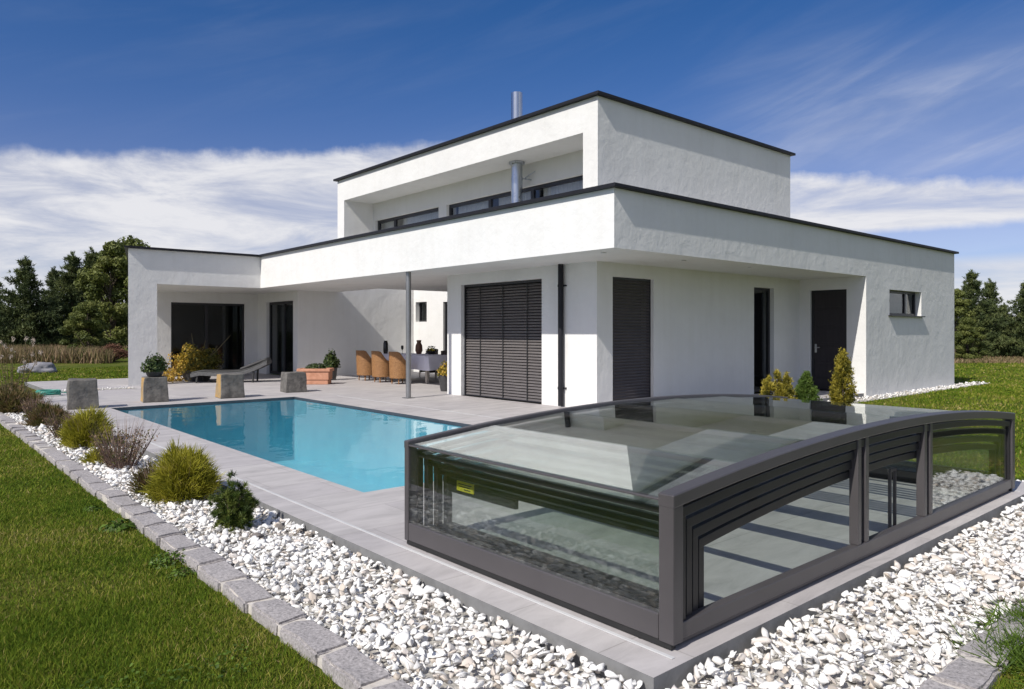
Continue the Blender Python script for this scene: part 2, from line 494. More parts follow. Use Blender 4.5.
def leaves_geo(pos, size, normal=None, aspect=.55):
    """diamond leaf quads"""
    n = len(pos)
    a = rng.normal(size=(n, 3)) if normal is None else normal + rng.normal(size=(n, 3)) * .5
    a /= np.linalg.norm(a, axis=1, keepdims=True)
    b = np.cross(a, rng.normal(size=(n, 3)))
    b /= np.linalg.norm(b, axis=1, keepdims=True)
    c = np.cross(a, b)
    s = np.broadcast_to(np.asarray(size, float), (n,))[:, None]
    fold = a * s * .18
    v = np.stack([pos - b * s, pos + c * s * aspect + fold, pos + b * s, pos - c * s * aspect + fold], axis=1).reshape(-1, 3)
    i = np.arange(n)[:, None] * 4
    f = np.concatenate([i + np.array([[0, 1, 2]]), i + np.array([[0, 2, 3]])], axis=1).reshape(-1, 3)
    return v, f

def unit(v):
    return v / (np.linalg.norm(v, axis=1, keepdims=True) + 1e-9)

# ------------------------------------------------------------------ SETTING
GZ = -0.10
PX0, PX1, PY0, PY1 = 3.17, 6.71, 5.63, 14.88           # pool rectangle
B = 2500
hx0, hx1, hy0, hy1 = 3.0, 6.9, 5.4, 15.1
ground = MB()
def gq(x0, x1, y0, y1):
    ground.add([(x0, y0, GZ), (x1, y0, GZ), (x1, y1, GZ), (x0, y1, GZ)], [(0, 1, 2, 3)])
gq(-B, hx0, -B, B); gq(hx1, B, -B, B); gq(hx0, hx1, -B, hy0); gq(hx0, hx1, hy1, B)
tag(ground.build('lawn', M['lawn']), kind='structure')

terr = MB()
def tb(x0, x1, y0, y1, z1=0.0, z0=-.25):
    terr.box(x0, x1, y0, y1, z0, z1, 0)
TX0, TX1, TY0 = 2.36, 8.05, 1.85
tb(TX0, TX1, TY0, PY0); tb(TX0, PX0, PY0, PY1); tb(PX1, TX1, PY0, PY1); tb(TX0, TX1, PY1, 19.55)
tb(TX1, 9.6, 7.25, 19.55); tb(9.6, 16.83, 7.25, 8.78); tb(3.0, 9.6, 19.55, 24.1)
tb(9.6, 13.8, 13.3, 21.08)
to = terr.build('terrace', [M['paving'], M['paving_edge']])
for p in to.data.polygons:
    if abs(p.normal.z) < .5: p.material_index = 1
tag(to, kind='structure')

pool = MB()
PD = -1.35
pool.add([(PX0, PY0, PD), (PX1, PY0, PD), (PX1, PY1, PD), (PX0, PY1, PD)], [(0, 1, 2, 3)], 0)
WB = -.06
e_ = .004
c4 = ((PX0 + e_, PY0 + e_), (PX1 - e_, PY0 + e_), (PX1 - e_, PY1 - e_), (PX0 + e_, PY1 - e_))
for (a, b) in ((c4[0], c4[1]), (c4[1], c4[2]), (c4[2], c4[3]), (c4[3], c4[0])):
    pool.add([(*a, PD), (*b, PD), (*b, WB), (*a, WB)], [(0, 1, 2, 3)], 0)
    pool.add([(*a, WB), (*b, WB), (*b, -.003), (*a, -.003)], [(0, 1, 2, 3)], 1)
for k, (r, z) in enumerate(((1.75, -1.05), (1.3, -.72), (.85, -.4))):      # rounded corner steps
    pts = [(PX0 + .008, PY1 - .008)] + [(PX0 + .008 + r * math.sin(t), PY1 - .008 - r * math.cos(t)) for t in np.linspace(0, math.pi / 2, 14)]
    pool.prism(pts, PD + .004 if k == 0 else (-1.05, -.72)[k - 1] + .001, z, 0)
tag(pool.build('pool_basin', [M['liner'], M['liner_edge']]), kind='structure')
wat = MB()
wat.add([(PX0, PY0, -.04), (PX1, PY0, -.04), (PX1, PY1, -.04), (PX0, PY1, -.04)], [(0, 1, 2, 3)])
tag(wat.build('water', M['water']), kind='structure')

# gravel beds: bedding sheet + individual stones as one ground cover
EX_IN, EY_IN = 1.62, 1.17          # inner lines of the two edging rows
beds = [(EX_IN, TX0, EY_IN, 19.5, 1.0), (TX0, 8.55, EY_IN, TY0, 1.0), (TX1, 8.55, TY0, 6.8, .7), (TX1, 24.2, 6.8, 7.25, .5), (3.2, 4.75, 19.55, 19.9, .5)]
gb = MB()
for (x0, x1, y0, y1, _) in beds:
    z = GZ + .006 if y0 != 19.55 else .004
    gb.add([(x0, y0, z), (x1, y0, z), (x1, y1, z), (x0, y1, z)], [(0, 1, 2, 3)])
tag(gb.build('gravel_bed', M['gravel_base']), kind='structure')

def ico(sub):
    bm = bmesh.new()
    bmesh.ops.create_icosphere(bm, subdivisions=sub, radius=1)
    v = np.array([p.co[:] for p in bm.verts]); bm.verts.index_update()
    f = np.array([[q.index for q in p.verts] for p in bm.faces]); bm.free()
    return v, f

def rock_shapes(sub, n):
    v, f = ico(sub)
    outs = []
    for k in range(n):
        q = v.copy()
        for _ in range(9):                                   # chip flat faces off
            d = rng.normal(size=3); d /= np.linalg.norm(d)
            h = rng.uniform(.22, .72)
            over = np.maximum(q @ d - h, 0)
            q -= np.outer(over, d)
        q *= (1 + rng.normal(size=(len(v), 1)) * .05)
        outs.append(q)
    return outs, f

def scatter_rocks(pts, rad, sub, name=None):
    shapes, f = rock_shapes(sub, 14)
    nvs = len(shapes[0])
    V, Fc, T = [], [], []
    n = len(pts)
    ti = rng.random(n)
    tint = np.where(ti < .62, rng.random(n) * .6, np.where(ti < .88, rng.uniform(.55, .82, n), np.where(ti < .978, rng.uniform(.8, .94, n), rng.uniform(.94, 1, n))))
    for i in range(n):
        q = shapes[i % 14] * (rad[i] * np.array([rng.uniform(.8, 1.5), rng.uniform(.65, 1.05), rng.uniform(.38, .75)]))
        a, b, c = rng.uniform(0, 6.28), rng.normal() * .45, rng.normal() * .45
        ca, sa = math.cos(a), math.sin(a)
        q = q @ np.array([[ca, -sa, 0], [sa, ca, 0], [0, 0, 1]]).T
        cb, sb = math.cos(b), math.sin(b)
        q = q @ np.array([[1, 0, 0], [0, cb, -sb], [0, sb, cb]]).T
        cc, sc = math.cos(c), math.sin(c)
        q = q @ np.array([[cc, 0, sc], [0, 1, 0], [-sc, 0, cc]]).T
        V.append(q + pts[i]); Fc.append(f + i * nvs); T.append(np.full(len(f), tint[i]))
    return np.concatenate(V), np.concatenate(Fc), np.concatenate(T)

def bed_points(x0, x1, y0, y1, sp, zlo, zhi):
    xs = np.arange(x0 + sp * .4, x1 - sp * .2, sp); ys = np.arange(y0 + sp * .4, y1 - sp * .2, sp)
    X, Y = np.meshgrid(xs, ys)
    n = X.size
    return np.stack([X.ravel() + rng.uniform(-.5, .5, n) * sp, Y.ravel() + rng.uniform(-.5, .5, n) * sp, rng.uniform(zlo, zhi, n)], 1)

parts = []
near = [bed_points(EX_IN, TX0 - .01, EY_IN, 9, .046, -.095, -.075), bed_points(EX_IN, TX0 - .01, EY_IN, 9, .05, -.07, -.045),
        bed_points(TX0 - .01, 8.5, EY_IN, TY0 - .01, .046, -.095, -.075), bed_points(TX0 - .01, 8.5, EY_IN, TY0 - .01, .05, -.07, -.045)]
near = np.concatenate(near)
rad = np.exp(rng.normal(math.log(.026), .32, len(near)))
parts.append(scatter_rocks(near, np.clip(rad, .012, .055), 2))
# stones bordering the paver edge sit a little higher
edge = np.concatenate([np.stack([np.full(120, TX0 - .05) + rng.normal(size=120) * .01, rng.uniform(1.9, 9, 120), np.full(120, -.035)], 1),
                       np.stack([rng.uniform(2.4, 8.3, 100), np.full(100, TY0 - .05) + rng.normal(size=100) * .01, np.full(100, -.035)], 1)])
parts.append(scatter_rocks(edge, rng.uniform(.024, .042, len(edge)), 2))
far = np.concatenate([bed_points(EX_IN, TX0, 9, 19.5, .06, -.08, -.05), bed_points(TX1, 8.5, TY0, 6.8, .07, -.08, -.05),
                      bed_points(TX1, 24.2, 6.82, 7.2, .10, -.085, -.055), bed_points(3.2, 4.7, 19.6, 19.85, .09, .01, .03)])
parts.append(scatter_rocks(far, np.exp(rng.normal(math.log(.034), .3, len(far))), 1))
off = 0; V, Fc, T = [], [], []
for v, f, t in parts:
    V.append(v); Fc.append(f + off); T.append(t); off += len(v)
tag(fast_mesh('white_gravel', np.concatenate(V), np.concatenate(Fc), np.concatenate(T), M['gravel']),
    'loose white marble gravel filling the beds around the paved terrace', 'gravel', kind='stuff')

tw = MB()
for _ in range(150):
    if random.random() < .6: x, y = random.uniform(2.4, 8), random.uniform(1.2, 1.8)
    else: x, y = random.uniform(1.66, 2.3), random.uniform(1.8, 9)
    a = random.uniform(0, 6.28); l_ = random.uniform(.02, .09); z = -.032 + random.uniform(0, .012)
    tw.tube([(x, y, z), (x + math.cos(a) * l_ * .5, y + math.sin(a) * l_ * .5, z + .008), (x + math.cos(a + .4) * l_, y + math.sin(a + .4) * l_, z - .004)], [.0016, .0022, .0012], 4)
tag(tw.build('dry_twigs', M['bark']), 'dry twigs and stalks scattered over the white gravel', 'twigs', kind='stuff')

# ------------------------------------------------------------------ lawn grass (ground cover)
def in_view(x, y, mpx=40, z=GZ):
    d = x * VD[0] + y * VD[1]
    l = x * RD[0] + y * RD[1]
    px = CX + F_PX * l / np.maximum(d, .1)
    py = YH + F_PX * (CAM_H - z) / np.maximum(d, .1)
    return (d > 1.5) & (px > -mpx * 4) & (px < 1024 + mpx * 4) & (py < 689 + mpx * 5)

def grass_patch(x0, x1, y0, y1, dens, h, wd, keep=None):
    n = int((x1 - x0) * (y1 - y0) * dens)
    x = rng.uniform(x0, x1, n); y = rng.uniform(y0, y1, n)
    k = in_view(x, y)
    if keep is not None: k &= keep(x, y)
    x, y = x[k], y[k]; n = len(x)
    base = np.stack([x, y, np.full(n, GZ - .004)], 1)
    patch = np.array([mnoise.noise((a * 1.3, b * 1.3, 0)) for a, b in zip(x, y)]) if n < 400000 else 0
    hh = h * rng.uniform(.55, 1.25, n) * (1 + .35 * patch)
    d = np.stack([rng.normal(size=n) * .42, rng.normal(size=n) * .42, np.ones(n)], 1); d = unit(d)
    bend = np.stack([rng.normal(size=n), rng.normal(size=n), np.zeros(n)], 1) * (hh * .3)[:, None]
    v, f = blades_geo(base, d, hh, wd * rng.uniform(.7, 1.3, n), bend)
    t = np.repeat(np.clip(rng.normal(.45, .2, n), 0, 1), 3)
    return v, f, t

def join_geo(lst):
    off = 0; V, Fc, T = [], [], []
    for v, f, t in lst:
        V.append(v); Fc.append(f + off); T.append(t); off += len(v)
    return np.concatenate(V), np.concatenate(Fc), np.concatenate(T)

GX, GY = 1.45, 0.985
left = lambda x, y: x < GX + .004 + .02 * np.sin(y * 5.3) * np.sin(y * 13.1) + .012 * np.sin(y * 29)
right = lambda x, y: (y < GY + .015 * np.sin(x * 9)) & (x > 2.5)
gl = [grass_patch(-1.2, 1.47, 1.2, 4.6, 17000, .036, .0034, left),
      grass_patch(-3.0, 1.47, 4.6, 8.0, 8000, .036, .0046, left),
      grass_patch(-4, 1.47, 8, 13, 3200, .036, .008, left),
      grass_patch(-5, 1.47, 13, 19, 1100, .04, .014, left),
      grass_patch(2.6, 6.2, -.6, 1.02, 12000, .07, .004, right),
      grass_patch(8.6, 26, 1.2, 6.8, 420, .05, .018, None),
      grass_patch(-8, 9, 24.2, 34, 200, .06, .03, None),
      grass_patch(19, 42, -4, 16, 120, .06, .035, lambda x, y: (x > 24.3) | (y < 6.8))]
v, f, t = join_geo(gl)
tag(fast_mesh('lawn_grass', v, f, t, M['grass']), 'short mown green grass blades of the lawn', 'grass', kind='stuff')

# clover ground cover in the near corner of the lawn
n = 5200
x = rng.uniform(-.9, 1.3, n); y = rng.uniform(1.5, 4.2, n)
k = in_view(x, y) & np.array([mnoise.noise((a * 1.6 + 4, b * 1.6, 3)) > .05 for a, b in zip(x, y)]) & (y - x * .1 < 3.4)
pos = np.stack([x[k], y[k], GZ + rng.uniform(.02, .05, k.sum())], 1)
v, f = leaves_geo(pos, rng.uniform(.007, .013, len(pos)), normal=np.tile([0, 0, 1.6], (len(pos), 1)), aspect=.8)
tag(fast_mesh('clover', v, f, np.repeat(rng.random(len(pos)), 2), M['clover']), 'clover leaves mixed into the near lawn', 'clover', kind='stuff')

# tall dry meadow grass far off, left and right
def meadow(pts_fn, n, h):
    xy = np.array([pts_fn() for _ in range(n)])
    base = np.stack([xy[:, 0], xy[:, 1], np.full(n, GZ)], 1)
    d = unit(np.stack([rng.normal(size=n) * .22, rng.normal(size=n) * .22, np.ones(n)], 1))
    hh = h * rng.uniform(.5, 1.15, n)
    v, f = blades_geo(base, d, hh, rng.uniform(.025, .06, n), np.stack([rng.normal(size=n), rng.normal(size=n), np.zeros(n)], 1) * .08)
    return v, f, np.repeat(rng.random(n), 3)
v, f, t = join_geo([meadow(lambda: at(random.uniform(-140, 112), random.uniform(34, 46)), 26000, .72),
                    meadow(lambda: at(random.uniform(930, 1150), random.uniform(34, 40)), 7000, .2)])
tag(fast_mesh('tall_dry_grass', v, f, t, M['drygrass']), 'tall brown dry meadow grass beyond the lawn', 'dry grass', kind='stuff')

# ------------------------------------------------------------------ edging stones
def edging_mesh(k, ln, wd, ht):
    bm = bmesh.new()
    bmesh.ops.create_cube(bm, size=1)
    for v in bm.verts: v.co = (v.co.x * wd, v.co.y * ln, v.co.z * ht)
    bmesh.ops.subdivide_edges(bm, edges=bm.edges, cuts=3, use_grid_fill=True)
    bmesh.ops.bevel(bm, geom=[e for e in bm.edges if e.is_boundary or e.calc_face_angle(0) > .5], offset=.012, segments=2, affect='EDGES')
    for v in bm.verts:
        p = v.co * 9 + Vector((k * 7, 0, 0))
        v.co += Vector((mnoise.noise(p), mnoise.noise(p + Vector((5, 0, 0))), mnoise.noise(p + Vector((0, 9, 0))))) * .015
    me = bpy.data.meshes.new('edging_stone'); bm.to_mesh(me); bm.free()
    me.materials.append(M['granite'])
    me.polygons.foreach_set('use_smooth', [True] * len(me.polygons))
    me.set_sharp_from_angle(angle=R(38))
    return me
emesh = [edging_mesh(k, .36, .175, .16) for k in range(7)]
y = 1.0; i = 0
while y < 17.6:
    ln = random.uniform(.92, 1.08)
    o = bpy.data.objects.new('edging_stone', emesh[i % 7]); COL.objects.link(o)
    o.location = (1.548 + random.gauss(0, .006), y + .18 * ln, GZ - .016 + random.gauss(0, .005))
    o.rotation_euler = (random.gauss(0, .012), random.gauss(0, .015), random.gauss(0, .02) + (math.pi if i % 2 else 0))
    o.scale = (random.uniform(.93, 1.04), ln, 1)
    tag(o, 'grey granite edging stone in the long row between left lawn and white gravel', 'edging stone', 'granite edging stones along the left lawn')
    y += .36 * ln + .042; i += 1
x = 1.75
while x < 6.3:
    ln = random.uniform(.9, 1.05)
    o = bpy.data.objects.new('edging_stone', emesh[i % 7]); COL.objects.link(o)
    o.location = (x + .18 * ln, 1.08 + random.gauss(0, .008), GZ - .016 + random.gauss(0, .005))
    o.rotation_euler = (random.gauss(0, .015), random.gauss(0, .012), math.pi / 2 + random.gauss(0, .03))
    o.scale = (random.uniform(.93, 1.04), ln, 1)
    tag(o, 'grey granite edging stone in the short row at the bottom right lawn corner', 'edging stone', 'granite edging stones at the bottom right corner')
    x += .36 * ln + .035; i += 1
mo = MB()
mo.box(1.478, 1.618, .9, 17.7, GZ - .1, GZ + .052); mo.box(1.7, 6.4, 1.01, 1.15, GZ - .1, GZ + .052)
tag(mo.build('mortar_joint', M['mortar']), kind='structure')

# ------------------------------------------------------------------ HOUSE
house = empty('house', (9.6, 8.78, 0))
tag(house, 'white flat roofed two storey modern house with dark roof edging behind the pool', 'house')
HO = Vector((9.6, 8.78, 0))
def hp(mb, name, mats, parent=None, **kw):
    """build a house part whose coordinates were given in world space"""
    mb.v = [(p[0] - HO.x, p[1] - HO.y, p[2]) for p in mb.v]
    return mb.build(name, mats, house if parent is None else parent, **kw)

SO = 2.65
W = MB()
# front wall x = 9.6, shutter opening y 10.21-12.79
W.box(9.6, 9.9, 8.78, 10.21, 0, SO); W.box(9.6, 9.9, 12.79, 13.3, 0, SO); W.box(9.6, 9.9, 10.21, 12.79, 2.42, SO)
# side wall y = 8.78
W.box(9.9, 10.02, 8.78, 9.08, 0, SO); W.box(10.02, 11.2, 8.78, 9.08, 2.4, SO)
W.box(11.2, 14.78, 8.78, 9.08, 0, SO); W.box(14.78, 15.64, 8.78, 9.08, 2.4, SO); W.box(15.64, 16.83, 8.78, 9.08, 0, SO)
# return wall x = 16.83
W.box(16.83, 17.13, 7.5, 7.64, 0, SO); W.box(16.83, 17.13, 7.64, 8.51, 2.38, SO); W.box(16.83, 17.13, 8.51, 9.08, 0, SO)
# right block front y = 7.2, window x 18.1-20.05 z 1.78-2.4
W.box(16.83, 18.1, 7.2, 7.5, -.1, SO); W.box(18.1, 20.05, 7.2, 7.5, -.1, 1.78); W.box(18.1, 20.05, 7.2, 7.5, 2.4, SO); W.box(20.05, 22.4, 7.2, 7.5, -.1, SO)
W.box(22.1, 22.4, 7.5, 24.6, -.1, SO)
# dining recess: side, back (small window y 20.29-20.96, glazed door y 15.2-19.35), end wall
W.box(9.9, 13.8, 13.0, 13.3, 0, SO)
W.box(13.8, 14.1, 13.0, 15.2, 0, SO); W.box(13.8, 14.1, 15.2, 18.6, 2.36, SO); W.box(13.8, 14.1, 18.6, 19.35, 2.36, 3.4)
W.box(13.8, 14.1, 19.35, 20.29, 0, 3.4); W.box(13.8, 14.1, 20.29, 20.96, 0, 1.73); W.box(13.8, 14.1, 20.29, 20.96, 2.4, 3.4); W.box(13.8, 14.1, 20.96, 21.08, 0, 3.4)
W.box(9.6, 10.95, 21.08, 21.4, 0, SO); W.box(10.95, 14.1, 21.08, 21.4, 0, 3.4)
# wall x = 9.6 beyond recess with door y 21.4-23.45
W.box(9.6, 9.9, 21.4, 23.45, 2.36, SO); W.box(9.6, 9.9, 23.45, 24.5, 0, SO)
# left wing back wall y = 24.2 with big window x 6.85-9.18
W.box(5.75, 6.85, 24.2, 24.5, 0, SO); W.box(6.85, 9.18, 24.2, 24.5, 2.32, SO); W.box(9.18, 9.6, 24.2, 24.5, 0, SO)
W.box(9.9, 22.1, 24.3, 24.6, 0, SO)
W.prism([(4.79, 20.58), (5.48, 20.58), (5.48, 20.9), (4.90, 20.9)], -.1, SO)       # free pier of the left wing
hp(W, 'wall', M['plaster'])

OUT = [(8.25, 7.2), (22.4, 7.2), (22.4, 24.6), (5.80, 24.6), (4.79, 20.58), (8.25, 20.58)]
Rf = MB()
Rf.ring(OUT, offset_poly(OUT, .3), SO, 3.543)
Rf.box(8.55, 10.95, 7.5, 20.88, SO, 2.77); Rf.box(10.95, 22.1, 7.5, 18.6, SO, 2.77)
Rf.prism([(5.18, 20.88), (8.55, 20.88), (8.55, 24.3), (6.04, 24.3)], SO, 2.77)
Rf.box(8.55, 10.95, 20.88, 24.3, SO, 2.77); Rf.box(10.95, 22.1, 21.4, 24.3, SO, 2.77); Rf.box(14.1, 22.1, 18.6, 21.4, SO, 2.77)
hp(Rf, 'roof_slab', M['plaster'])
Cp = MB()
Cp.ring(offset_poly(OUT, -.09), offset_poly(OUT, .34), 3.546, 3.60)
hp(Cp, 'roof_coping', M['coping'], bevel=.006)

U = MB()
ux0, ux1, uy0, uy1 = 9.6, 16.35, 8.76, 18.5
U.box(ux0, ux1, uy0, 9.12, 2.77, 5.0); U.box(ux0, ux1, 18.12, uy1, 2.77, 5.0); U.box(ux1 - .3, ux1, 9.12, 18.12, 2.77, 5.0)
U.box(ux0, ux1, uy0, uy1, 5.0, 5.583)
bx = 10.5
U.box(bx, bx + .3, 9.12, 9.95, 2.77, 5.0); U.box(bx, bx + .3, 14.58, 14.92, 2.77, 5.0)
U.box(bx, bx + .3, 9.95, 14.58, 4.52, 5.0); U.box(bx, bx + .3, 14.92, 18.0, 4.52, 5.0); U.box(bx, bx + .3, 18.0, 18.12, 2.77, 5.0)
hp(U, 'upper_storey', M['plaster'])
UO = [(ux0, uy0), (ux1, uy0), (ux1, uy1), (ux0, uy1)]
Cu = MB(); Cu.ring(offset_poly(UO, -.09), offset_poly(UO, .3), 5.586, 5.64)
hp(Cu, 'upper_coping', M['coping'], bevel=.006)

def window_x(name, x, y0, y1, z0, z1, muls=(), fw=.07, curtain=None, gl='pane_dark'):
    """glazing in a wall of constant x, seen from -x"""
    f = MB()
    f.box(x, x + .07, y0, y0 + fw, z0, z1); f.box(x, x + .07, y1 - fw, y1, z0, z1)
    f.box(x, x + .07, y0 + fw, y1 - fw, z1 - fw, z1); f.box(x, x + .07, y0 + fw, y1 - fw, z0, z0 + fw)
    for m in muls: f.box(x + .002, x + .068, m - fw * .6, m + fw * .6, z0 + fw, z1 - fw)
    o = hp(f, name, M['wframe'], bevel=.004)
    cuts = [y0 + fw] + list(muls) + [y1 - fw]
    for a, b in zip(cuts[:-1], cuts[1:]):
        p = MB(); p.box(x + .03, x + .04, a + .03 * (a != cuts[0]), b - .03 * (b != cuts[-1]), z0 + fw, z1 - fw)
        hp(p, 'pane', M[gl], o)
    if curtain:
        for (a, b) in curtain:
            c = MB()
            ys = np.linspace(a, b, int((b - a) / .06) + 2)
            for i in range(len(ys) - 1):
                xa = x + .16 + .03 * (i % 2); xb = x + .16 + .03 * ((i + 1) % 2)
                c.add([(xa, ys[i], z0 + .02), (xb, ys[i + 1], z0 + .02), (xb, ys[i + 1], z1 - .02), (xa, ys[i], z1 - .02)], [(0, 1, 2, 3)])
            hp(c, 'curtain', M['curtain'], o)
    return o

def window_y(name, y, x0, x1, z0, z1, muls=(), fw=.07, curtain=None):
    f = MB()
    f.box(x0, x0 + fw, y, y + .07, z0, z1); f.box(x1 - fw, x1, y, y + .07, z0, z1)
    f.box(x0 + fw, x1 - fw, y, y + .07, z1 - fw, z1); f.box(x0 + fw, x1 - fw, y, y + .07, z0, z0 + fw)
    for m in muls: f.box(m - fw * .6, m + fw * .6, y + .002, y + .068, z0 + fw, z1 - fw)
    o = hp(f, name, M['wframe'], bevel=.004)
    cuts = [x0 + fw] + list(muls) + [x1 - fw]
    for a, b in zip(cuts[:-1], cuts[1:]):
        p = MB(); p.box(a + .03 * (a != cuts[0]), b - .03 * (b != cuts[-1]), y + .03, y + .04, z0 + fw, z1 - fw)
        hp(p, 'pane', M['pane_dark'], o)
    if curtain:
        for (a, b) in curtain:
            c = MB()
            xs = np.linspace(a, b, int((b - a) / .06) + 2)
            for i in range(len(xs) - 1):
                ya = y + .16 + .03 * (i % 2); yb = y + .16 + .03 * ((i + 1) % 2)
                c.add([(xs[i], ya, z0 + .02), (xs[i + 1], yb, z0 + .02), (xs[i + 1], yb, z1 - .02), (xs[i], ya, z1 - .02)], [(0, 1, 2, 3)])
            hp(c, 'curtain', M['curtain'], o)
    return o

window_x('window', bx + .08, 9.95, 14.58, 2.78, 4.52, (11.55, 13.0), .08, [(10.05, 11.4), (11.7, 12.9), (13.1, 14.45)], 'pane_clear')
window_x('window', bx + .08, 14.92, 18.0, 2.78, 4.52, (17.1,), .08, [(15.0, 16.9), (17.2, 17.9)], 'pane_clear')
window_x('window', 13.86, 15.2, 19.35, .02, 2.36, (17.3,), .08)
window_x('window', 13.95, 20.29, 20.96, 1.73, 2.4, (), .05)
window_x('glazed_door', 9.70, 21.4, 23.45, .02, 2.36, (22.3,), .08, [(22.5, 22.9)])
window_y('window', 24.28, 6.85, 9.18, .02, 2.32, (7.95,), .07)
window_y('window', 8.88, 14.78, 15.64, .02, 2.4, (), .06, [(15.02, 15.2)])
wr = window_y('window', 7.34, 18.1, 20.05, 1.79, 2.4, (19.4,), .06)
s = MB(); s.box(18.04, 20.11, 7.125, 7.34, 1.765, 1.79); hp(s, 'sill', M['wframe'], wr)
# room partitions so that the glazing looks into dim rooms
rm = MB()
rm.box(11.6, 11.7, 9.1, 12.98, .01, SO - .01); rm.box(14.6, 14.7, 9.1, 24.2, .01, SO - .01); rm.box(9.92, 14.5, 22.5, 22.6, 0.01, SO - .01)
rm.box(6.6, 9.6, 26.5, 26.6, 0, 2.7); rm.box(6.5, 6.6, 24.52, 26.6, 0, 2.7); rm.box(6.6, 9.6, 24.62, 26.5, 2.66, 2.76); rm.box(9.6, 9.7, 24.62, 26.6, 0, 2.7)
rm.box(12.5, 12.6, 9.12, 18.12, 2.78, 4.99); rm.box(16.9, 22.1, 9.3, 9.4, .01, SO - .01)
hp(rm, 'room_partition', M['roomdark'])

def shutter_front():
    t = MB()
    z = .03
    while z < 2.36:
        # tilted slat, slightly cambered
        t.add([(9.715, 10.24, z), (9.715, 12.76, z), (9.735, 12.76, z + .036), (9.735, 10.24, z + .036), (9.775, 12.76, z + .058), (9.775, 10.24, z + .058),
               (9.722, 10.24, z - .004), (9.722, 12.76, z - .004), (9.782, 12.76, z + .052), (9.782, 10.24, z + .052)],
              [(0, 1, 2, 3), (3, 2, 4, 5), (6, 9, 8, 7), (0, 6, 7, 1), (5, 4, 8, 9)])
        z += .0585
    o = hp(t, 'venetian_shutter', M['shutter'])
    r = MB()
    r.box(9.69, 9.79, 10.21, 10.24, 0, 2.42); r.box(9.69, 9.79, 12.76, 12.79, 0, 2.42); r.box(9.69, 9.80, 10.24, 12.76, 2.37, 2.42); r.box(9.705, 9.785, 10.24, 12.76, .004, .03)
    hp(r, 'guide_frame', M['wframe'], o)
    b = MB()
    for yy in (10.75, 11.5, 12.25): b.box(9.705, 9.709, yy - .012, yy + .012, .03, 2.37)
    hp(b, 'ladder_tape', M['rubber'], o)
    window_x('glazed_door', 9.82, 10.21, 12.79, .02, 2.42, (11.5,), .07)
shutter_front()
t = MB(); z = .03
while z < 2.36:
    t.add([(10.05, 8.86, z), (11.17, 8.86, z), (11.17, 8.853, z + .026), (10.05, 8.853, z + .026), (11.17, 8.862, z + .053), (10.05, 8.862, z + .053), (11.17, 8.885, z + .053), (10.05, 8.885, z + .053), (11.17, 8.885, z), (10.05, 8.885, z)],
          [(0, 1, 2, 3), (3, 2, 4, 5), (5, 4, 6, 7), (7, 6, 8, 9), (9, 8, 1, 0)])
    z += .0565
o = hp(t, 'roller_shutter', M['shutter_dark'])
r = MB(); r.box(10.02, 10.05, 8.85, 8.93, 0, 2.4); r.box(11.17, 11.2, 8.85, 8.93, 0, 2.4); r.box(10.05, 11.17, 8.85, 8.93, 2.36, 2.4)
hp(r, 'guide_frame', M['wframe'], o)

d = MB(); d.box(16.90, 16.96, 7.70, 8.45, .02, 2.32)
for zz in (.3, .72, 1.14, 1.56, 1.98): d.box(16.892, 16.90, 7.78, 8.37, zz, zz + .34)
dr = hp(d, 'entrance_door', M['door'], bevel=.004)
d = MB(); d.box(16.89, 16.98, 7.64, 7.70, 0, 2.38); d.box(16.89, 16.98, 8.45, 8.51, 0, 2.38); d.box(16.89, 16.98, 7.70, 8.45, 2.32, 2.38)
hp(d, 'door_frame', M['wframe'], dr)
h = MB(); h.tube([(16.892, 8.40, 1.02), (16.84, 8.40, 1.02), (16.84, 8.28, 1.02)], .012); h.box(16.885, 16.892, 8.375, 8.425, .9, 1.1)
hp(h, 'door_handle', M['handle'], dr, smooth=True)

c = MB(); c.tube([(8.38, 13.0, 0), (8.38, 13.0, SO)], .055, 20)
col_o = hp(c, 'column', M['post'], smooth=True)
c = MB(); c.box(8.28, 8.48, 12.9, 13.1, .002, .015); hp(c, 'base_plate', M['post'], col_o, bevel=.003)

dp = MB(); dp.tube([(9.53, 9.62, .02), (9.53, 9.62, SO)], .052, 16)
dpo = hp(dp, 'downpipe', M['coping'], smooth=True)
for zz in (.35, 2.25):
    b = MB(); b.tube([(9.53, 9.62, zz - .02), (9.53, 9.62, zz + .02)], .06, 16); b.box(9.53, 9.6, 9.60, 9.64, zz - .012, zz + .012); b.box(9.57, 9.599, 9.53, 9.71, zz - .012, zz + .012)
    hp(b, 'pipe_bracket', M['coping'], dpo, smooth=True)

fl = MB(); fl.tube([(10.2, 11.62, 2.78), (10.2, 11.62, 6.46)], .122, 24)
for zz in (3.5, 4.15, 5.75): fl.tube([(10.2, 11.62, zz), (10.2, 11.62, zz + .03)], .127, 24)
fo = hp(fl, 'flue', M['steel'], smooth=True)
b = MB(); b.tube([(10.2, 11.62, 4.95), (10.2, 11.62, 4.995)], .17, 24); hp(b, 'collar', M['steel'], fo, smooth=True)
b = MB(); b.tube([(10.2, 11.62, 4.62), (10.2, 11.62, 4.66)], .13, 24); b.box(10.2, 10.5, 11.48, 11.52, 4.63, 4.65); b.tube([(10.3, 11.5, 4.64), (10.48, 11.35, 4.8)], .012); hp(b, 'wall_bracket', M['steel'], fo)
for (px, py) in ((603.5, 252.7), (684, 260.5), (750, 267), (470, 284), (360, 296)):
    dd = F_PX * (CAM_H - SO) / (py - YH); xx, yy = at(px, dd)
    b = MB(); b.lathe([(.055, -.012), (.05, -.014), (.04, -.004), (.04, 0)], 16, c=(xx, yy, SO + .002)); hp(b, 'soffit_downlight', M['white_metal'], smooth=True)

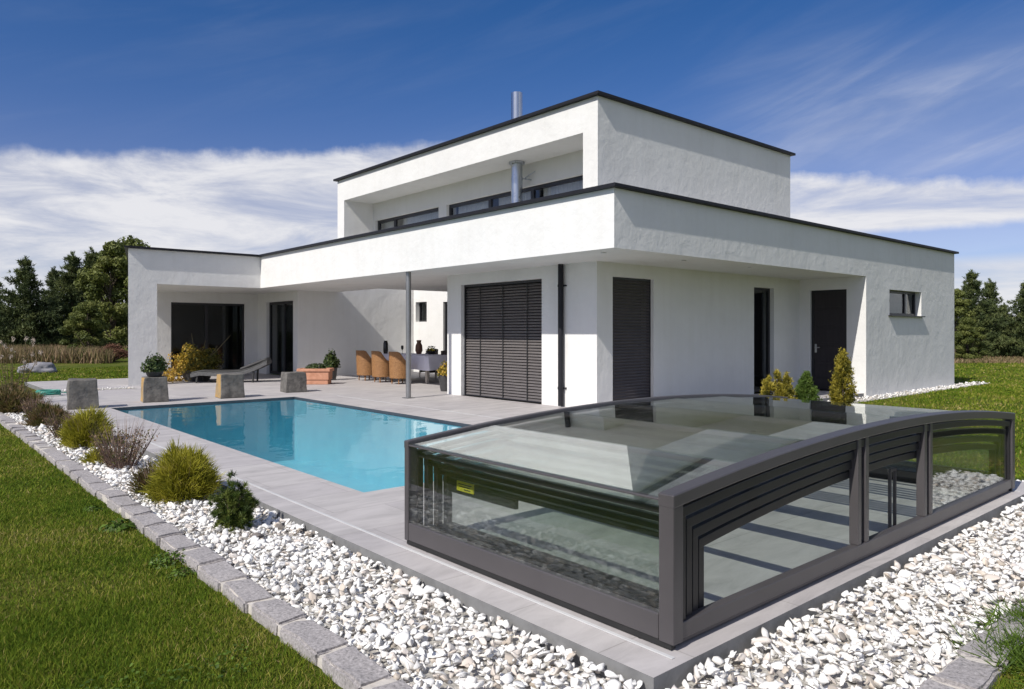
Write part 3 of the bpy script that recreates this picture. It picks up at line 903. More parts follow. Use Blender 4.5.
# ------------------------------------------------------------------ POOL ENCLOSURE
enc = empty('pool_enclosure', (5.05, 3.0, 0))
tag(enc, 'low retracted pool enclosure of nested dark framed glass arches', 'pool enclosure')
EO = Vector((5.05, 3.0, 0))
def ep(mb, name, mats, parent=None, **kw):
    mb.v = [(p[0] - EO.x, p[1] - EO.y, p[2]) for p in mb.v]
    return mb.build(name, mats, enc if parent is None else parent, **kw)

def arch_pts(k, n=7):
    x0, x1 = 2.6 + .070 * k, 7.5 - .070 * k
    zs = .675 - .062 * k
    xs = np.linspace(x0, x1, n + 1)
    c, hw = (x0 + x1) / 2, (x1 - x0) / 2
    return xs, zs + .135 * (1 - ((xs - c) / hw) ** 2), x0, x1, zs

def arch_beam(mb, xs, zs, y0, y1, th):
    vs = []
    n = len(xs)
    for i in range(n):
        vs += [(xs[i], y0, zs[i]), (xs[i], y1, zs[i]), (xs[i], y1, zs[i] - th), (xs[i], y0, zs[i] - th)]
    fs = [(0, 1, 2, 3), tuple(4 * (n - 1) + q for q in (3, 2, 1, 0))]
    for i in range(n - 1):
        for q in range(4):
            fs.append((4 * i + q, 4 * i + (q + 1) % 4, 4 * (i + 1) + (q + 1) % 4, 4 * (i + 1) + q))
    mb.add(vs, fs)

def smooth_arch(k, m=28):
    xs, zs, x0, x1, zz = arch_pts(k, m)
    return xs, zs

for k in range(5):
    xs, zs, x0, x1, zside = arch_pts(k)
    fx, fz = smooth_arch(k)
    y0 = 1.93 + .016 * k
    y1 = 4.09 - .012 * k
    big = k == 0
    bw = .085 if big else .05
    th = .06 if big else .045
    pw = .075 if big else .045
    fr = MB()
    arch_beam(fr, fx, fz + (.012 if big else .004), y0, y0 + bw, th)
    arch_beam(fr, fx, fz + (.008 if big else .004), y1 - .05, y1, .05)
    for (ya, yb) in ((y0, y0 + bw), (y1 - .05, y1)):
        fr.box(x0 + .002, x0 + pw, ya + .002, yb - .002, .03, zside - .03); fr.box(x1 - pw, x1 - .002, ya + .002, yb - .002, .03, zside - .03)
    for sx, sgn in ((x0, 1), (x1, -1)):
        fr.box(sx + .003 * sgn, sx + .05 * sgn, y0 + bw, y1 - .05, .035, .15 if big else .11)          # bottom rail
        fr.box(sx + .003 * sgn, sx + .04 * sgn, y0 + bw, y1 - .05, zside - (.026 if big else .04), zside - .012)          # eaves rail
    for i in range(1, 7):                                                                                  # rafters between roof panes
        fr.box(xs[i] - .014, xs[i] + .014, y0 + bw, y1 - .05, zs[i] - .045, zs[i] - .016)
    seg = ep(fr, 'glazed_section', M['frame'] if big else M['frame_shaded'], bevel=.006 if big else .003)
    for i in range(7):
        p = MB()
        ax, bx_ = xs[i] + .003, xs[i + 1] - .003
        if i == 0: ax = xs[0] + .004
        if i == 6: bx_ = xs[7] - .004
        sl = (zs[i + 1] - zs[i]) / (xs[i + 1] - xs[i])
        za, zb = zs[i] + sl * (ax - xs[i]) - .006, zs[i + 1] - sl * (xs[i + 1] - bx_) - .006
        ya, yb = y0 + bw, y1 - .05
        t_ = .006
        p.add([(ax, ya, za), (bx_, ya, zb), (bx_, yb, zb), (ax, yb, za), (ax, ya, za - t_), (bx_, ya, zb - t_), (bx_, yb, zb - t_), (ax, yb, za - t_)],
              [(0, 1, 2, 3), (7, 6, 5, 4), (0, 4, 5, 1), (1, 5, 6, 2), (2, 6, 7, 3), (3, 7, 4, 0)])
        ep(p, 'roof_pane', M['pane_outer' if big else 'pane'], seg)
    for sx, sgn in ((x0, 1), (x1, -1)):
        p = MB(); p.box(sx + .012 * sgn, sx + .018 * sgn, y0 + bw, y1 - .05, .15 if big else .11, zside - .026)
        ep(p, 'side_pane', M['pane_outer' if big else 'pane'], seg)
    for sx, sgn in ((x0, 1), (x1, -1)):
        rs = MB(); rs.box(sx + .010 * sgn, sx + .04 * sgn, y0 + .02, y1 - .02, .006, .034)  # black strip put in for the dark shadow gap beneath the frame
        ep(rs, 'shadow_gap_strip', M['rubber'], seg)
        for yy in (y0 + .2, y1 - .25):
            wl = MB(); wl.tube([(sx + .012 * sgn, yy, .02), (sx + .042 * sgn, yy, .02)], .02, 12)
            ep(wl, 'guide_wheel', M['rubber'], seg)
    if k == 4:
        st = MB(); st.box(x0 - .003, x0 + .003, 3.70, 3.88, zside - .075, zside - .012, 0)
        so = ep(st, 'warning_sticker', M['yellow'], seg)
        st = MB()
        for (a, b, zz) in ((3.72, 3.86, .026), (3.74, 3.85, .042), (3.73, 3.80, .058)): st.box(x0 - .0045, x0 - .003, a, b, zside - zz - .006, zside - zz)
        ep(st, 'printed_lines', M['ink'], so)
        st = MB(); st.box(x0 + .004, x0 + .03, 3.3, 4.0, zside - .10, zside - .042); ep(st, 'lock_bar', M['frame_shaded'], seg)
# near end frame
xs, zs, x0, x1, zside = arch_pts(0)
def zarch(x): return zside + .135 * (1 - ((x - 5.05) / 2.45) ** 2)
ef = MB()
ef.box(x0 + .075, x1 - .075, 1.938, 1.99, .04, .115); ef.box(x0 + .075, x1 - .075, 1.96, 2.01, .008, .04)
for a in (4.425, 4.53, 5.46, 5.565): ef.box(a, a + .05, 1.94, 1.995, .115, zarch(a) - .04)
efo = ep(ef, 'end_frame', M['frame'], bevel=.005)
p = MB(); pts = [(x, zarch(x) - .045) for x in np.linspace(5.615, 7.425, 10)]
n = len(pts); vs = [(x, 1.962, .115) for x, z in pts] + [(x, 1.962, z) for x, z in pts] + [(x, 1.968, .115) for x, z in pts] + [(x, 1.968, z) for x, z in pts]
fs = [(i, i + 1, n + i + 1, n + i) for i in range(n - 1)] + [(2 * n + i, 3 * n + i, 3 * n + i + 1, 2 * n + i + 1) for i in range(n - 1)]
p.add(vs, fs); ep(p, 'end_pane', M['pane_outer'], efo)
hd = MB()
for xx in (5.2, 5.28): hd.box(xx, xx + .018, 2.06, 2.08, .012, .46)
hd.box(5.198, 5.3, 2.058, 2.082, .44, .462)
ep(hd, 'access_door_frame', M['frame'], efo, bevel=.003)

for (xx, lab) in ((2.56, 'pale aluminium floor rail on the terrace between pool and gravel bed plants'), (7.52, 'pale aluminium floor rail on the terrace between pool and house wall')):
    rl = MB(); rl.box(-.012, .012, -6.3, 6.3, .0, .004)
    o = rl.build('floor_rail', M['rail'], bevel=.002); o.location = (xx, 8.2, .0005)
    tag(o, lab, 'rail', 'enclosure floor rails')

# ------------------------------------------------------------------ STONE BLOCKS
def stone_block(loc, w, d, h, rz, rust, label, seed):
    bm = bmesh.new(); bmesh.ops.create_cube(bm, size=1)
    bmesh.ops.subdivide_edges(bm, edges=bm.edges, cuts=5, use_grid_fill=True)
    for v in bm.verts:
        tp = 1 - .10 * (v.co.z + .5)
        v.co = Vector((v.co.x * w * tp, v.co.y * d * tp, (v.co.z + .5) * h))
        p = v.co * 4 + Vector((seed * 3.1, 0, 0))
        if v.co.z > .01: v.co += Vector((mnoise.noise(p), mnoise.noise(p + Vector((3, 0, 0))), mnoise.noise(p + Vector((0, 5, 0))))) * .022
    me = bpy.data.meshes.new('stone_block')
    me.materials.append(M['block']); me.materials.append(M['block_rust'])
    for f in bm.faces:
        f.material_index = 1 if rust and f.normal.x < -.7 else 0
    bm.to_mesh(me); bm.free()
    o = bpy.data.objects.new('stone_block', me); COL.objects.link(o)
    bv = o.modifiers.new('bevel', 'BEVEL'); bv.width = .012; bv.segments = 1; bv.limit_method = 'ANGLE'; bv.angle_limit = R(50)
    o.location = loc; o.rotation_euler = (0, 0, rz)
    return tag(o, label, 'stone block', 'rough stone blocks around the pool')
stone_block((2.78, 15.2, 0), .5, .44, .53, -.12, False, 'dark grey stone block with a bare top standing before the bushes, farthest from house', 1)
b2 = stone_block((4.14, 15.72, 0), .47, .47, .50, -.15, True, 'stone block carrying a round potted plant', 2)
stone_block((5.6, 15.62, 0), .5, .48, .50, -.1, True, 'stone block with a bright ochre stained side in front of the lounger', 3)
stone_block((7.24, 16.1, 0), .5, .45, .46, -.1, False, 'pale grey stone block beside the terracotta trough', 4)

# ------------------------------------------------------------------ PLANTS
def mound_points(n, rx, ry, rz_, lump=.25, seed=0, shell=.55):
    d = unit(rng.normal(size=(n, 3)))
    d[:, 2] = np.abs(d[:, 2]) * 1.0
    r = rng.uniform(shell, 1, n) ** .6
    lm = np.array([1 + lump * mnoise.noise(Vector(q) * 2.3 + Vector((seed * 7, 0, 0))) for q in d])
    return d * (r * lm)[:, None] * np.array([rx, ry, rz_]), d

def shrub_stems(parent, n, spread, h, rad=.006):
    s = MB()
    for _ in range(n):
        a = random.uniform(0, 6.28); q = random.uniform(.2, 1) * spread
        s.tube([(0, 0, 0), (math.cos(a) * q * .4, math.sin(a) * q * .4, h * .5), (math.cos(a) * q, math.sin(a) * q, h)], [rad, rad * .8, rad * .4], 5)
    return s.build('stem', M['stem'], parent)

def broom_bush(x, y, r, h, label, cat, mat='broom', n=4200, wd=.007, z=-.06, dry=0):
    """rounded bush of many short upright shoots"""
    root = empty('shrub', (x, y, z)); tag(root, label, cat)
    p, d = mound_points(n, r * 1.12, r * 1.12, h * 1.0, .55, x * 5 + y, .25)
    p[:, 2] = h * .84 * np.clip(p[:, 2] / h, 0, 1.2) ** .72
    p[:, 2] = np.maximum(p[:, 2] - .03, .01)
    hgt = np.clip(p[:, 2] / h, 0, 1)
    dr = unit(d * np.array([1.0, 1.0, .3]) + np.array([0, 0, .75]) + rng.normal(size=(n, 3)) * .4)
    v, f = blades_geo(p, dr, rng.uniform(.6, 1.3, n) * .115 * h / .5, wd * rng.uniform(.6, 1.4, n), rng.normal(size=(n, 3)) * .014)
    lump = np.array([mnoise.noise(Vector(q) * 9 + Vector((y, 0, 0))) for q in p])
    fast_mesh('foliage', v, f, np.repeat(np.clip(.45 + lump * .45 + rng.normal(size=n) * .16, 0, 1), 3), M[mat], root)
    shrub_stems(root, 16, r * .75, h * .7)
    if dry:
        m = dry
        a = rng.uniform(0, 2 * np.pi, m); q = np.sqrt(rng.random(m))
        base = np.stack([np.cos(a) * q * r * .85, np.sin(a) * q * r * .85, h * .55 * (1 - .5 * q)], 1)
        d = unit(np.stack([np.cos(a) * q * .45, np.sin(a) * q * .45, np.ones(m)], 1) + rng.normal(size=(m, 3)) * .12)
        v, f = blades_geo(base, d, rng.uniform(.35, .62, m) * h, .0045 * np.ones(m))
        fast_mesh('dry_tips', v, f, np.repeat(rng.random(m), 3), M['drystem'], root)
    return root

def stalk_bush(x, y, r, h, label, n=420, z=-.06, mat='drystem', wd=.008):
    root = empty('perennial', (x, y, z)); tag(root, label, 'dry plant')
    a = rng.uniform(0, 2 * np.pi, n); q = np.sqrt(rng.random(n))
    base = np.stack([np.cos(a) * q * r * .5, np.sin(a) * q * r * .5, np.zeros(n)], 1)
    d = unit(np.stack([np.cos(a) * q * .55, np.sin(a) * q * .55, np.ones(n)], 1) + rng.normal(size=(n, 3)) * .07)
    v, f = blades_geo(base, d, h * rng.uniform(.55, 1.1, n), wd * rng.uniform(.6, 1.3, n), rng.normal(size=(n, 3)) * .02)
    fast_mesh('stalk', v, f, np.repeat(rng.random(n), 3), M[mat], root)
    m = n * 3
    i = rng.integers(0, n, m)
    pos = base[i] + d[i] * (h * rng.uniform(.15, .75, m))[:, None] + rng.normal(size=(m, 3)) * .02
    v, f = leaves_geo(pos, rng.uniform(.012, .022, m), aspect=.4)
    fast_mesh('foliage', v, f, np.repeat(rng.random(m), 2), M['mixed'], root)
    return root

def needle_clumps(centers, dirs, per, ln, wd, mat, name, parent, tmean=None):
    nC = len(centers)
    i = np.repeat(np.arange(nC), per)
    n = len(i)
    d = unit(dirs[i] + rng.normal(size=(n, 3)) * .75)
    v, f = blades_geo(centers[i] + rng.normal(size=(n, 3)) * ln * .12, d, ln * rng.uniform(.6, 1.2, n), wd * rng.uniform(.7, 1.3, n))
    tm = (rng.random(nC) if tmean is None else tmean)[i]
    t = np.clip(tm * .7 + rng.random(n) * .3, 0, 1)
    return fast_mesh(name, v, f, np.repeat(t, 3), M[mat], parent)

def dwarf_pine(x, y, r, h, label):
    root = empty('dwarf_pine', (x, y, -.06)); tag(root, label, 'dwarf conifer')
    C, D = [], []
    for k in range(26):                               # upright candles of needles
        a = random.uniform(0, 6.28); q = math.sqrt(random.random())
        hh = h * (1 - .55 * q) * random.uniform(.75, 1.1)
        for t in np.linspace(.12, 1, 12):
            C.append((math.cos(a) * q * r * (.5 + .5 * t), math.sin(a) * q * r * (.5 + .5 * t), hh * t)); D.append((math.cos(a) * q * .7, math.sin(a) * q * .7, .9))
    C = np.array(C) + rng.normal(size=(len(C), 3)) * .025
    needle_clumps(C, np.array(D), 40, .042, .005, 'dwarfpine', 'foliage', root)
    shrub_stems(root, 12, r * .6, h * .6, .009)
    return root

def cone_conifer(x, y, r, h, label, mat, seed, lobes=1):
    """upright conifer made of many flame shaped sprays"""
    root = empty('conifer', (x, y, -.06)); tag(root, label, 'conifer', 'small conifers beside the house entrance')
    C, Dv, TM = [], [], []
    ns = 90
    for i in range(ns):
        lob = random.randrange(lobes)
        ox, oy, hm, rm2 = ((0, 0, 1, 1), (-.45 * r, .35 * r, .86, .8), (.5 * r, -.4 * r, .9, .8), (.1 * r, -.5 * r, .7, .8))[lob]
        k = .62 if lobes > 1 else 1
        t = random.random() ** 1.25
        rr_ = r * k * rm2 * (min(1, .55 + t * 2.2)) * (1 - t) ** .62
        a = random.uniform(0, 6.28); q = random.uniform(.55, 1.08)
        b = Vector((ox + math.cos(a) * rr_ * q * .75, oy + math.sin(a) * rr_ * q * .75, t * h * hm * .93))
        ln = h * random.uniform(.12, .22); lean = .35 * (1 - t)
        dv = Vector((math.cos(a) * lean, math.sin(a) * lean, 1)).normalized()
        shade = random.random()
        for u in np.linspace(0, 1, 16):
            w = .045 * math.sin(min(1, u * 1.6 + .15) * math.pi * .62) * h / .7 * (1 - u * .6)
            p = b + dv * ln * u
            for _ in range(2):
                C.append((p.x + random.gauss(0, w), p.y + random.gauss(0, w), p.z + random.gauss(0, .01))); Dv.append((dv.x + math.cos(a) * .4, dv.y + math.sin(a) * .4, dv.z)); TM.append(min(1, max(0, shade * .75 + .35 * u - .05)))
    for u in np.linspace(0, 1, 20):
        for _ in range(3):
            C.append((random.gauss(0, .022 * (1.3 - u)), random.gauss(0, .022 * (1.3 - u)), h * (.84 + .2 * u))); Dv.append((0, 0, 1)); TM.append(.8)
    needle_clumps(np.array(C), np.array(Dv), 5, .05, .011, mat, 'foliage', root, np.array(TM))
    s = MB(); s.tube([(0, 0, -.03), (0, 0, h * .8)], [.025, .008], 7); s.build('trunk', M['bark'], root)
    return root

# border plants in the left gravel bed, near to far
dwarf_pine(1.98, 5.45, .145, .40, 'dark green dwarf pine, nearest plant in the white gravel')
broom_bush(2.0, 6.7, .205, .47, 'large yellow green bush behind the dwarf pine', 'bush', n=9000, wd=.007, dry=40)
broom_bush(1.83, 7.1, .12, .30, 'small greyish brown tuft leaning on the large yellow green bush', 'bush', 'mixed', n=1400, wd=.007, dry=110)
stalk_bush(1.95, 8.65, .27, .55, 'thin purplish brown dry perennial between the two yellow green bushes', n=260, wd=.006)
broom_bush(1.84, 9.2, .12, .20, 'low green tuft at the foot of the dry purple stems', 'bush', n=1200, wd=.008)
broom_bush(2.0, 10.6, .21, .50, 'round yellow green bush before the bare dark stone block', 'bush', n=7000, wd=.009, dry=90)
stalk_bush(1.90, 11.6, .20, .42, 'pale brown dry grass tuft just beyond the round yellow green bush', n=220, wd=.008)
broom_bush(1.98, 13.4, .24, .36, 'small olive and brown bush, fourth clump along the gravel', 'bush', 'mixed', n=4200, wd=.011, dry=90)
stalk_bush(1.98, 14.6, .22, .40, 'reddish brown perennial left of the bare stone block', n=240, wd=.009)
broom_bush(1.85, 15.9, .33, .42, 'wide mixed autumn coloured clump at the far end of the gravel', 'bush', 'mixed', n=5600, wd=.013, dry=160)
broom_bush(2.0, 17.9, .36, .46, 'low green and brown clump farthest along the gravel bed', 'bush', 'mixed', n=4200, wd=.015, dry=110)

# tall pale flowering stems
root = empty('flowering_perennial', (1.9, 17.0, -.06)); tag(root, 'tall thin stems with pale pink seed heads at the left edge', 'flower')
s = MB(); heads = []
for k in range(16):
    a = random.uniform(0, 6.28); q = random.uniform(.05, .5); h_ = random.uniform(.7, 1.45)
    tip = (math.cos(a) * q, math.sin(a) * q, h_)
    s.tube([(math.cos(a) * q * .3, math.sin(a) * q * .3, 0), (math.cos(a) * q * .6, math.sin(a) * q * .6, h_ * .6), tip], [.006, .005, .003], 5)
    heads.append(tip)
s.build('stem', M['stem'], root)
for tp in heads:
    pos = np.array(tp) + rng.normal(size=(26, 3)) * np.array([.016, .016, .026])
    v, f = leaves_geo(pos, .018); fast_mesh('seed_head', v, f, np.repeat(rng.random(26), 2), M['paleflower'], root)
heads = np.array(heads)
i = np.repeat(np.arange(len(heads)), 20)
pos = heads[i] * rng.uniform(.1, .75, len(i))[:, None] + rng.normal(size=(len(i), 3)) * .04
v, f = leaves_geo(pos, .03, aspect=.35); fast_mesh('foliage', v, f, np.repeat(rng.random(len(pos)), 2), M['mixed'], root)

# weeds by the edging
def weed(x, y, r, n, size, label, z=GZ):
    root = empty('weed', (x, y, z)); tag(root, label, 'weed')
    p, dd = mound_points(n, r, r, r * .55, .3, x * 3)
    v, f = leaves_geo(p, rng.uniform(.6, 1.2, n) * size, normal=dd * 1.2 + np.array([0, 0, .8]), aspect=.6)
    fast_mesh('foliage', v, f, np.repeat(rng.random(n), 2), M['clover'], root)
    shrub_stems(root, 7, r * .7, r * .5, .003)
weed(1.36, 6.1, .13, 130, .026, 'broad leaved green weed beside the edging below the large yellow bush')
weed(1.33, 6.9, .08, 60, .022, 'small green weed in the lawn edge, farther of two')
weed(1.42, 5.0, .14, 260, .015, 'creeping fine leaved weed at the edging near the dwarf pine')
weed(1.40, 4.7, .09, 140, .013, 'little creeping weed against a granite stone nearest the viewer on the left')
for (x, y, r_, lab) in ((4.3, .95, .2, 'ragged juniper like weed tuft on the right edging at the picture edge'), (3.86, .92, .17, 'small ragged weed tuft among grass at the bottom right edging')):
    root = empty('weed', (x, y, GZ)); tag(root, lab, 'weed')
    n = 1600
    dd = unit(rng.normal(size=(n, 3)) * np.array([1, 1, .4]) + np.array([0, .25, .6]))
    v, f = blades_geo(rng.normal(size=(n, 3)) * np.array([r_ * .6, r_ * .6, .01]) + np.array([0, 0, .03]), dd, rng.uniform(.05, .16, n), .006 * np.ones(n))
    fast_mesh('foliage', v, f, np.repeat(rng.random(n), 3), M['clover'], root)

# conifers between enclosure and entrance
cone_conifer(12.85, 7.15, .30, .66, 'low golden conifer with several tips, left of the three by the entrance', 'thuja', 2, 4)
cone_conifer(13.6, 6.95, .29, .60, 'small bright green conifer between the two golden ones', 'thuja_green', 5)
cone_conifer(14.05, 6.45, .27, .98, 'tall golden pointed conifer nearest the white house corner', 'thuja', 9)

# ------------------------------------------------------------------ TERRACE FURNITURE
def pot(root, r, h, mat, name='pot'):
    p = MB(); p.lathe([(r * .72, 0), (r * .85, h * .3), (r, h * .95), (r * 1.03, h), (r * .93, h), (r * .9, h * .9), (.01, h * .9)], 22)
    o = p.build(name, M[mat], root, smooth=True)
    return o

def potted(name, loc, pr, ph, mat, pr2, pn, leaf, size, label, cz=None, aspect=.5, tall=1.0):
    root = empty(name, loc); tag(root, label, 'potted plant')
    pot(root, pr, ph, mat)
    s = MB(); s.lathe([(.01, ph * .88), (pr * .9, ph * .88), (pr * .9, ph * .92), (.01, ph * .93)], 16); s.build('soil', M['soil'], root)
    p, d = mound_points(pn, pr2, pr2, pr2 * tall, .3, loc[0], .35)
    p[:, 2] += ph
    low = rng.random(pn) < .35
    p[low, 2] = ph + rng.random(low.sum()) * pr2 * .8
    v, f = leaves_geo(p, rng.uniform(.7, 1.3, pn) * size, normal=d, aspect=aspect)
    fast_mesh('foliage', v, f, np.repeat(rng.random(pn), 2), M[leaf], root)
    so = shrub_stems(root, 9, pr2 * .6, pr2 * tall * .8, .007); so.location = (0, 0, ph * .9)
    return root
potted('potted_plant', (4.14, 15.72, .50), .17, .10, 'darkpot', .24, 900, 'potleaf', .035, 'round dark green plant in a shallow pot on a stone block', tall=1.55)
potted('potted_plant', (9.82, 19.3, 0), .17, .36, 'darkpot', .24, 800, 'potleaf', .045, 'leafy plant in a charcoal pot between trough and wicker chairs', tall=2.1)
potted('potted_plant', (10.02, 13.95, 0), .16, .38, 'darkpot', .2, 500, 'goldleaf', .04, 'yellowish plant in a dark pot half hidden by the white pillar', tall=1.6)

# golden plant in a wide bowl beside the window
root = empty('planter', (6.75, 21.4, 0)); tag(root, 'wide planter of golden leaves and long bare canes beside the big dark window', 'planter')
pot(root, .42, .32, 'darkpot')
n = 2600
p, d = mound_points(n, .72, .62, .72, .45, 3, .2); p[:, 2] += .28
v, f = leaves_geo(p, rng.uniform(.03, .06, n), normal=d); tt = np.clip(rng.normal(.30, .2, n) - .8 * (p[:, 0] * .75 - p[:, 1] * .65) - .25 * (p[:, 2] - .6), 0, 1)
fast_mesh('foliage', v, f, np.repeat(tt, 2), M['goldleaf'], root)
n = 700
p = np.stack([rng.normal(-.75, .35, n), rng.normal(.2, .25, n), rng.uniform(.02, .35, n)], 1)
v, f = leaves_geo(p, rng.uniform(.03, .055, n)); fast_mesh('trailing_foliage', v, f, np.repeat(rng.uniform(.5, 1, n), 2), M['goldleaf'], root)
s = MB()
for (dx, dy, hh) in ((-.12, .1, 1.35), (.75, -.55, 1.3), (-.3, .2, 1.05), (.2, -.1, 1.15), (.45, -.35, 1.0)):
    s.tube([(0, 0, .3), (dx * .5, dy * .5, hh * .6), (dx, dy, hh)], [.014, .011, .006], 6)
s.build('cane', M['stem'], root)

# lounger
root = empty('sun_lounger', (7.35, 20.35, 0), math.atan2(-.655, .756) + .15)
tag(root, 'charcoal woven sun lounger with raised back in front of the left wing', 'sun lounger')
prof = [(-1.0, .24), (-.75, .29), (-.4, .27), (0, .27), (.3, .29), (.55, .36), (.8, .47), (1.0, .58)]
bd = MB(); vs = []
for (a, z) in prof: vs += [(a, -.34, z), (a, .34, z), (a, .34, z - .06), (a, -.34, z - .06)]
fs = [(0, 1, 2, 3), tuple(4 * (len(prof) - 1) + q for q in (3, 2, 1, 0))]
for i in range(len(prof) - 1):
    for q in range(4): fs.append((4 * i + q, 4 * i + (q + 1) % 4, 4 * i + 4 + (q + 1) % 4, 4 * i + 4 + q))
bd.add(vs, fs); bd.build('woven_bed', M['rattan'], root, bevel=.01)
mt = MB(); mt.v, mt.f, mt.m = [(v[0], v[1] * .9, v[2] + .058) for v in vs], [tuple(f) for f in fs], [0] * len(fs); mt.build('mattress', M['rattan'], root, bevel=.03, bseg=3)
for sy in (-.37, .34):
    rm_ = MB(); vs = []
    for (a, z) in prof: vs += [(a, sy, z + .015), (a, sy + .03, z + .015), (a, sy + .03, z - .085), (a, sy, z - .085)]
    rm_.add(vs, fs); rm_.build('side_rim', M['rattan_rim'], root, bevel=.006)
for (a, z) in ((-.85, .2), (.62, .36)):
    for sy in (-.32, .3):
        lg = MB(); lg.tube([(a, sy, 0), (a + .02, sy, z)], [.025, .03], 8); lg.build('leg', M['rattan'], root)
ms = MB(); ms.box(.25, 1.02, -.3, .3, -.04, .04)
cu = ms.build('head_cushion', M['rattan'], root, bevel=.03); cu.location = (.04, 0, .265); cu.rotation_euler = (0, -R(22), 0)

# terracotta trough
root = empty('terracotta_trough', (8.75, 18.1, 0), math.atan2(-.655, .756)); tag(root, 'long terracotta trough with a grey mound of plants', 'planter')
t = MB()
def rr(w_, d_): return [(-w_, -d_), (w_, -d_), (w_, d_), (-w_, d_)]
for (z0, z1, a, b) in ((0, .12, .38, .19), (.12, .34, .40, .21), (.34, .42, .44, .24)):
    t.ring(rr(a, b), rr(a - .04, b - .04), z0, z1)
t.prism(rr(.34, .15), .001, .05)
t.build('trough', M['terracotta'], root, bevel=.015)
s = MB(); s.prism(rr(.37, .18), .3, .36); s.build('soil', M['soil'], root)
n = 700; p, d = mound_points(n, .3, .17, .2, .2, 4); p[:, 2] += .36
v, f = leaves_geo(p, .03, normal=d); fast_mesh('foliage', v, f, np.repeat(rng.random(n), 2), M['potleaf'], root)

# dining table
table = empty('dining_table', (11.55, 17.5, 0)); tag(table, 'long dining table under a lavender cloth in the shaded recess', 'table')
t = MB(); t.box(-.5, .5, -1.25, 1.25, .70, .74); t.build('tabletop', M['pale_leg'], table)
for sx in (-.42, .42):
    for sy in (-1.15, 1.15):
        t = MB(); t.box(sx - .035, sx + .035, sy - .035, sy + .035, 0, .70); t.build('leg', M['pale_leg'], table, bevel=.004)
cl = MB(); n = 96; per = []
for i in range(n):
    u = i / n * 7.0
    if u < 2.5: q = (-.52, 1.27 - u, -1, 0)
    elif u < 3.5: q = (-.52 + (u - 2.5) * 1.04, -1.27, 0, -1)
    elif u < 6.0: q = (.52, -1.27 + (u - 3.5) * 1.016, 1, 0)
    else: q = (.52 - (u - 6) * 1.04, 1.27, 0, 1)
    per.append(q)
vs = [(x, y, .748) for x, y, _, _ in per]
for lvl, (z, o_) in enumerate(((.742, .008), (.6, .025), (.46, .04), (.36, .05))):
    for i, (x, y, nx, ny) in enumerate(per):
        w_ = o_ + .02 * lvl / 3 * math.sin(i * 1.1) + .012 * lvl / 3 * math.sin(i * 2.7)
        vs.append((x + nx * w_, y + ny * w_, z + .01 * math.sin(i * .5) * lvl / 3))
fs = [tuple(range(n))]
for l in range(4):
    for i in range(n): fs.append((l * n + i, l * n + (i + 1) % n, (l + 1) * n + (i + 1) % n, (l + 1) * n + i))
cl.add(vs, fs); clo = cl.build('tablecloth', M['cloth'], smooth=True)
clo.location = (11.55, 17.5, 0); tag(clo, 'lavender cloth draped over the long dining table', 'tablecloth')

def make_chair(wm):
    root = empty('wicker_chair')
    s = MB(); s.lathe([(.20, .34), (.245, .36), (.25, .42), (.22, .45), (.01, .455)], 20); s.build('seat', M[wm], root, smooth=True)
    # wrap-round back and arms: a curved shell
    b = MB(); ang = np.linspace(R(62), R(298), 22); vs = []
    for a in ang:
        back = max(0, -math.cos(a))
        top = .62 + .28 * min(1, back * 1.5) ** 1.5
        for (rr_, z) in ((.30, .16), (.325, top), (.285, top), (.255, .16)):
            vs.append((math.cos(a) * rr_, math.sin(a) * rr_, z))
    nA = len(ang); fs = [(0, 1, 2, 3), tuple(4 * (nA - 1) + q for q in (3, 2, 1, 0))]
    for i in range(nA - 1):
        for q in range(4): fs.append((4 * i + q, 4 * i + (q + 1) % 4, 4 * i + 4 + (q + 1) % 4, 4 * i + 4 + q))
    b.add(vs, fs); b.build('backrest', M[wm], root, smooth=True, sharp=50, bevel=.012)
    rl = MB(); rl.tube([(math.cos(a) * .305, math.sin(a) * .305, .625 + .28 * min(1, max(0, -math.cos(a)) * 1.5) ** 1.5) for a in ang], .026, 8); rl.build('rolled_rim', M[wm], root, smooth=True)
    for (x_, y_) in ((-.16, -.16), (-.16, .16), (.19, -.17), (.19, .17)):
        l_ = MB(); l_.tube([(x_ * 1.05, y_ * 1.05, 0), (x_, y_, .37)], [.018, .025], 8); l_.build('leg', M['pale_leg'] if wm == 'wicker_dark' else M[wm], root)
    return root
c1 = make_chair('wicker')
spots = [(10.55, 18.55, .05, 'honey wicker tub chair farthest left along the table, next to the potted plant'),
         (10.5, 17.6, -.06, 'honey wicker tub chair in the middle of the near row'),
         (10.52, 16.72, .04, 'honey wicker tub chair nearest the steel column')]
for i, (x, y, rz, lab) in enumerate(spots):
    o = c1 if i == 0 else copy_tree(c1)
    o.location = (x, y, 0); o.rotation_euler = (0, 0, rz); o.scale = (.95, .95, .93)
    tag(o, lab, 'chair', 'wicker chairs at the dining table')
c2 = make_chair('wicker_dark')
spots = [(11.75, 15.75, R(88), 'dark wicker chair at the near head of the lavender table'),
         (12.62, 16.7, R(180), 'dark wicker chair across the table nearest the pillar'),
         (12.6, 17.6, R(176), 'dark wicker chair across the table, behind its middle'),
         (12.63, 18.5, R(184), 'dark wicker chair across the table at its far end')]
for i, (x, y, rz, lab) in enumerate(spots):
    o = c2 if i == 0 else copy_tree(c2)
    o.location = (x, y, 0); o.rotation_euler = (0, 0, rz); o.scale = (.95, .95, .93)
    tag(o, lab, 'chair', 'wicker chairs at the dining table')

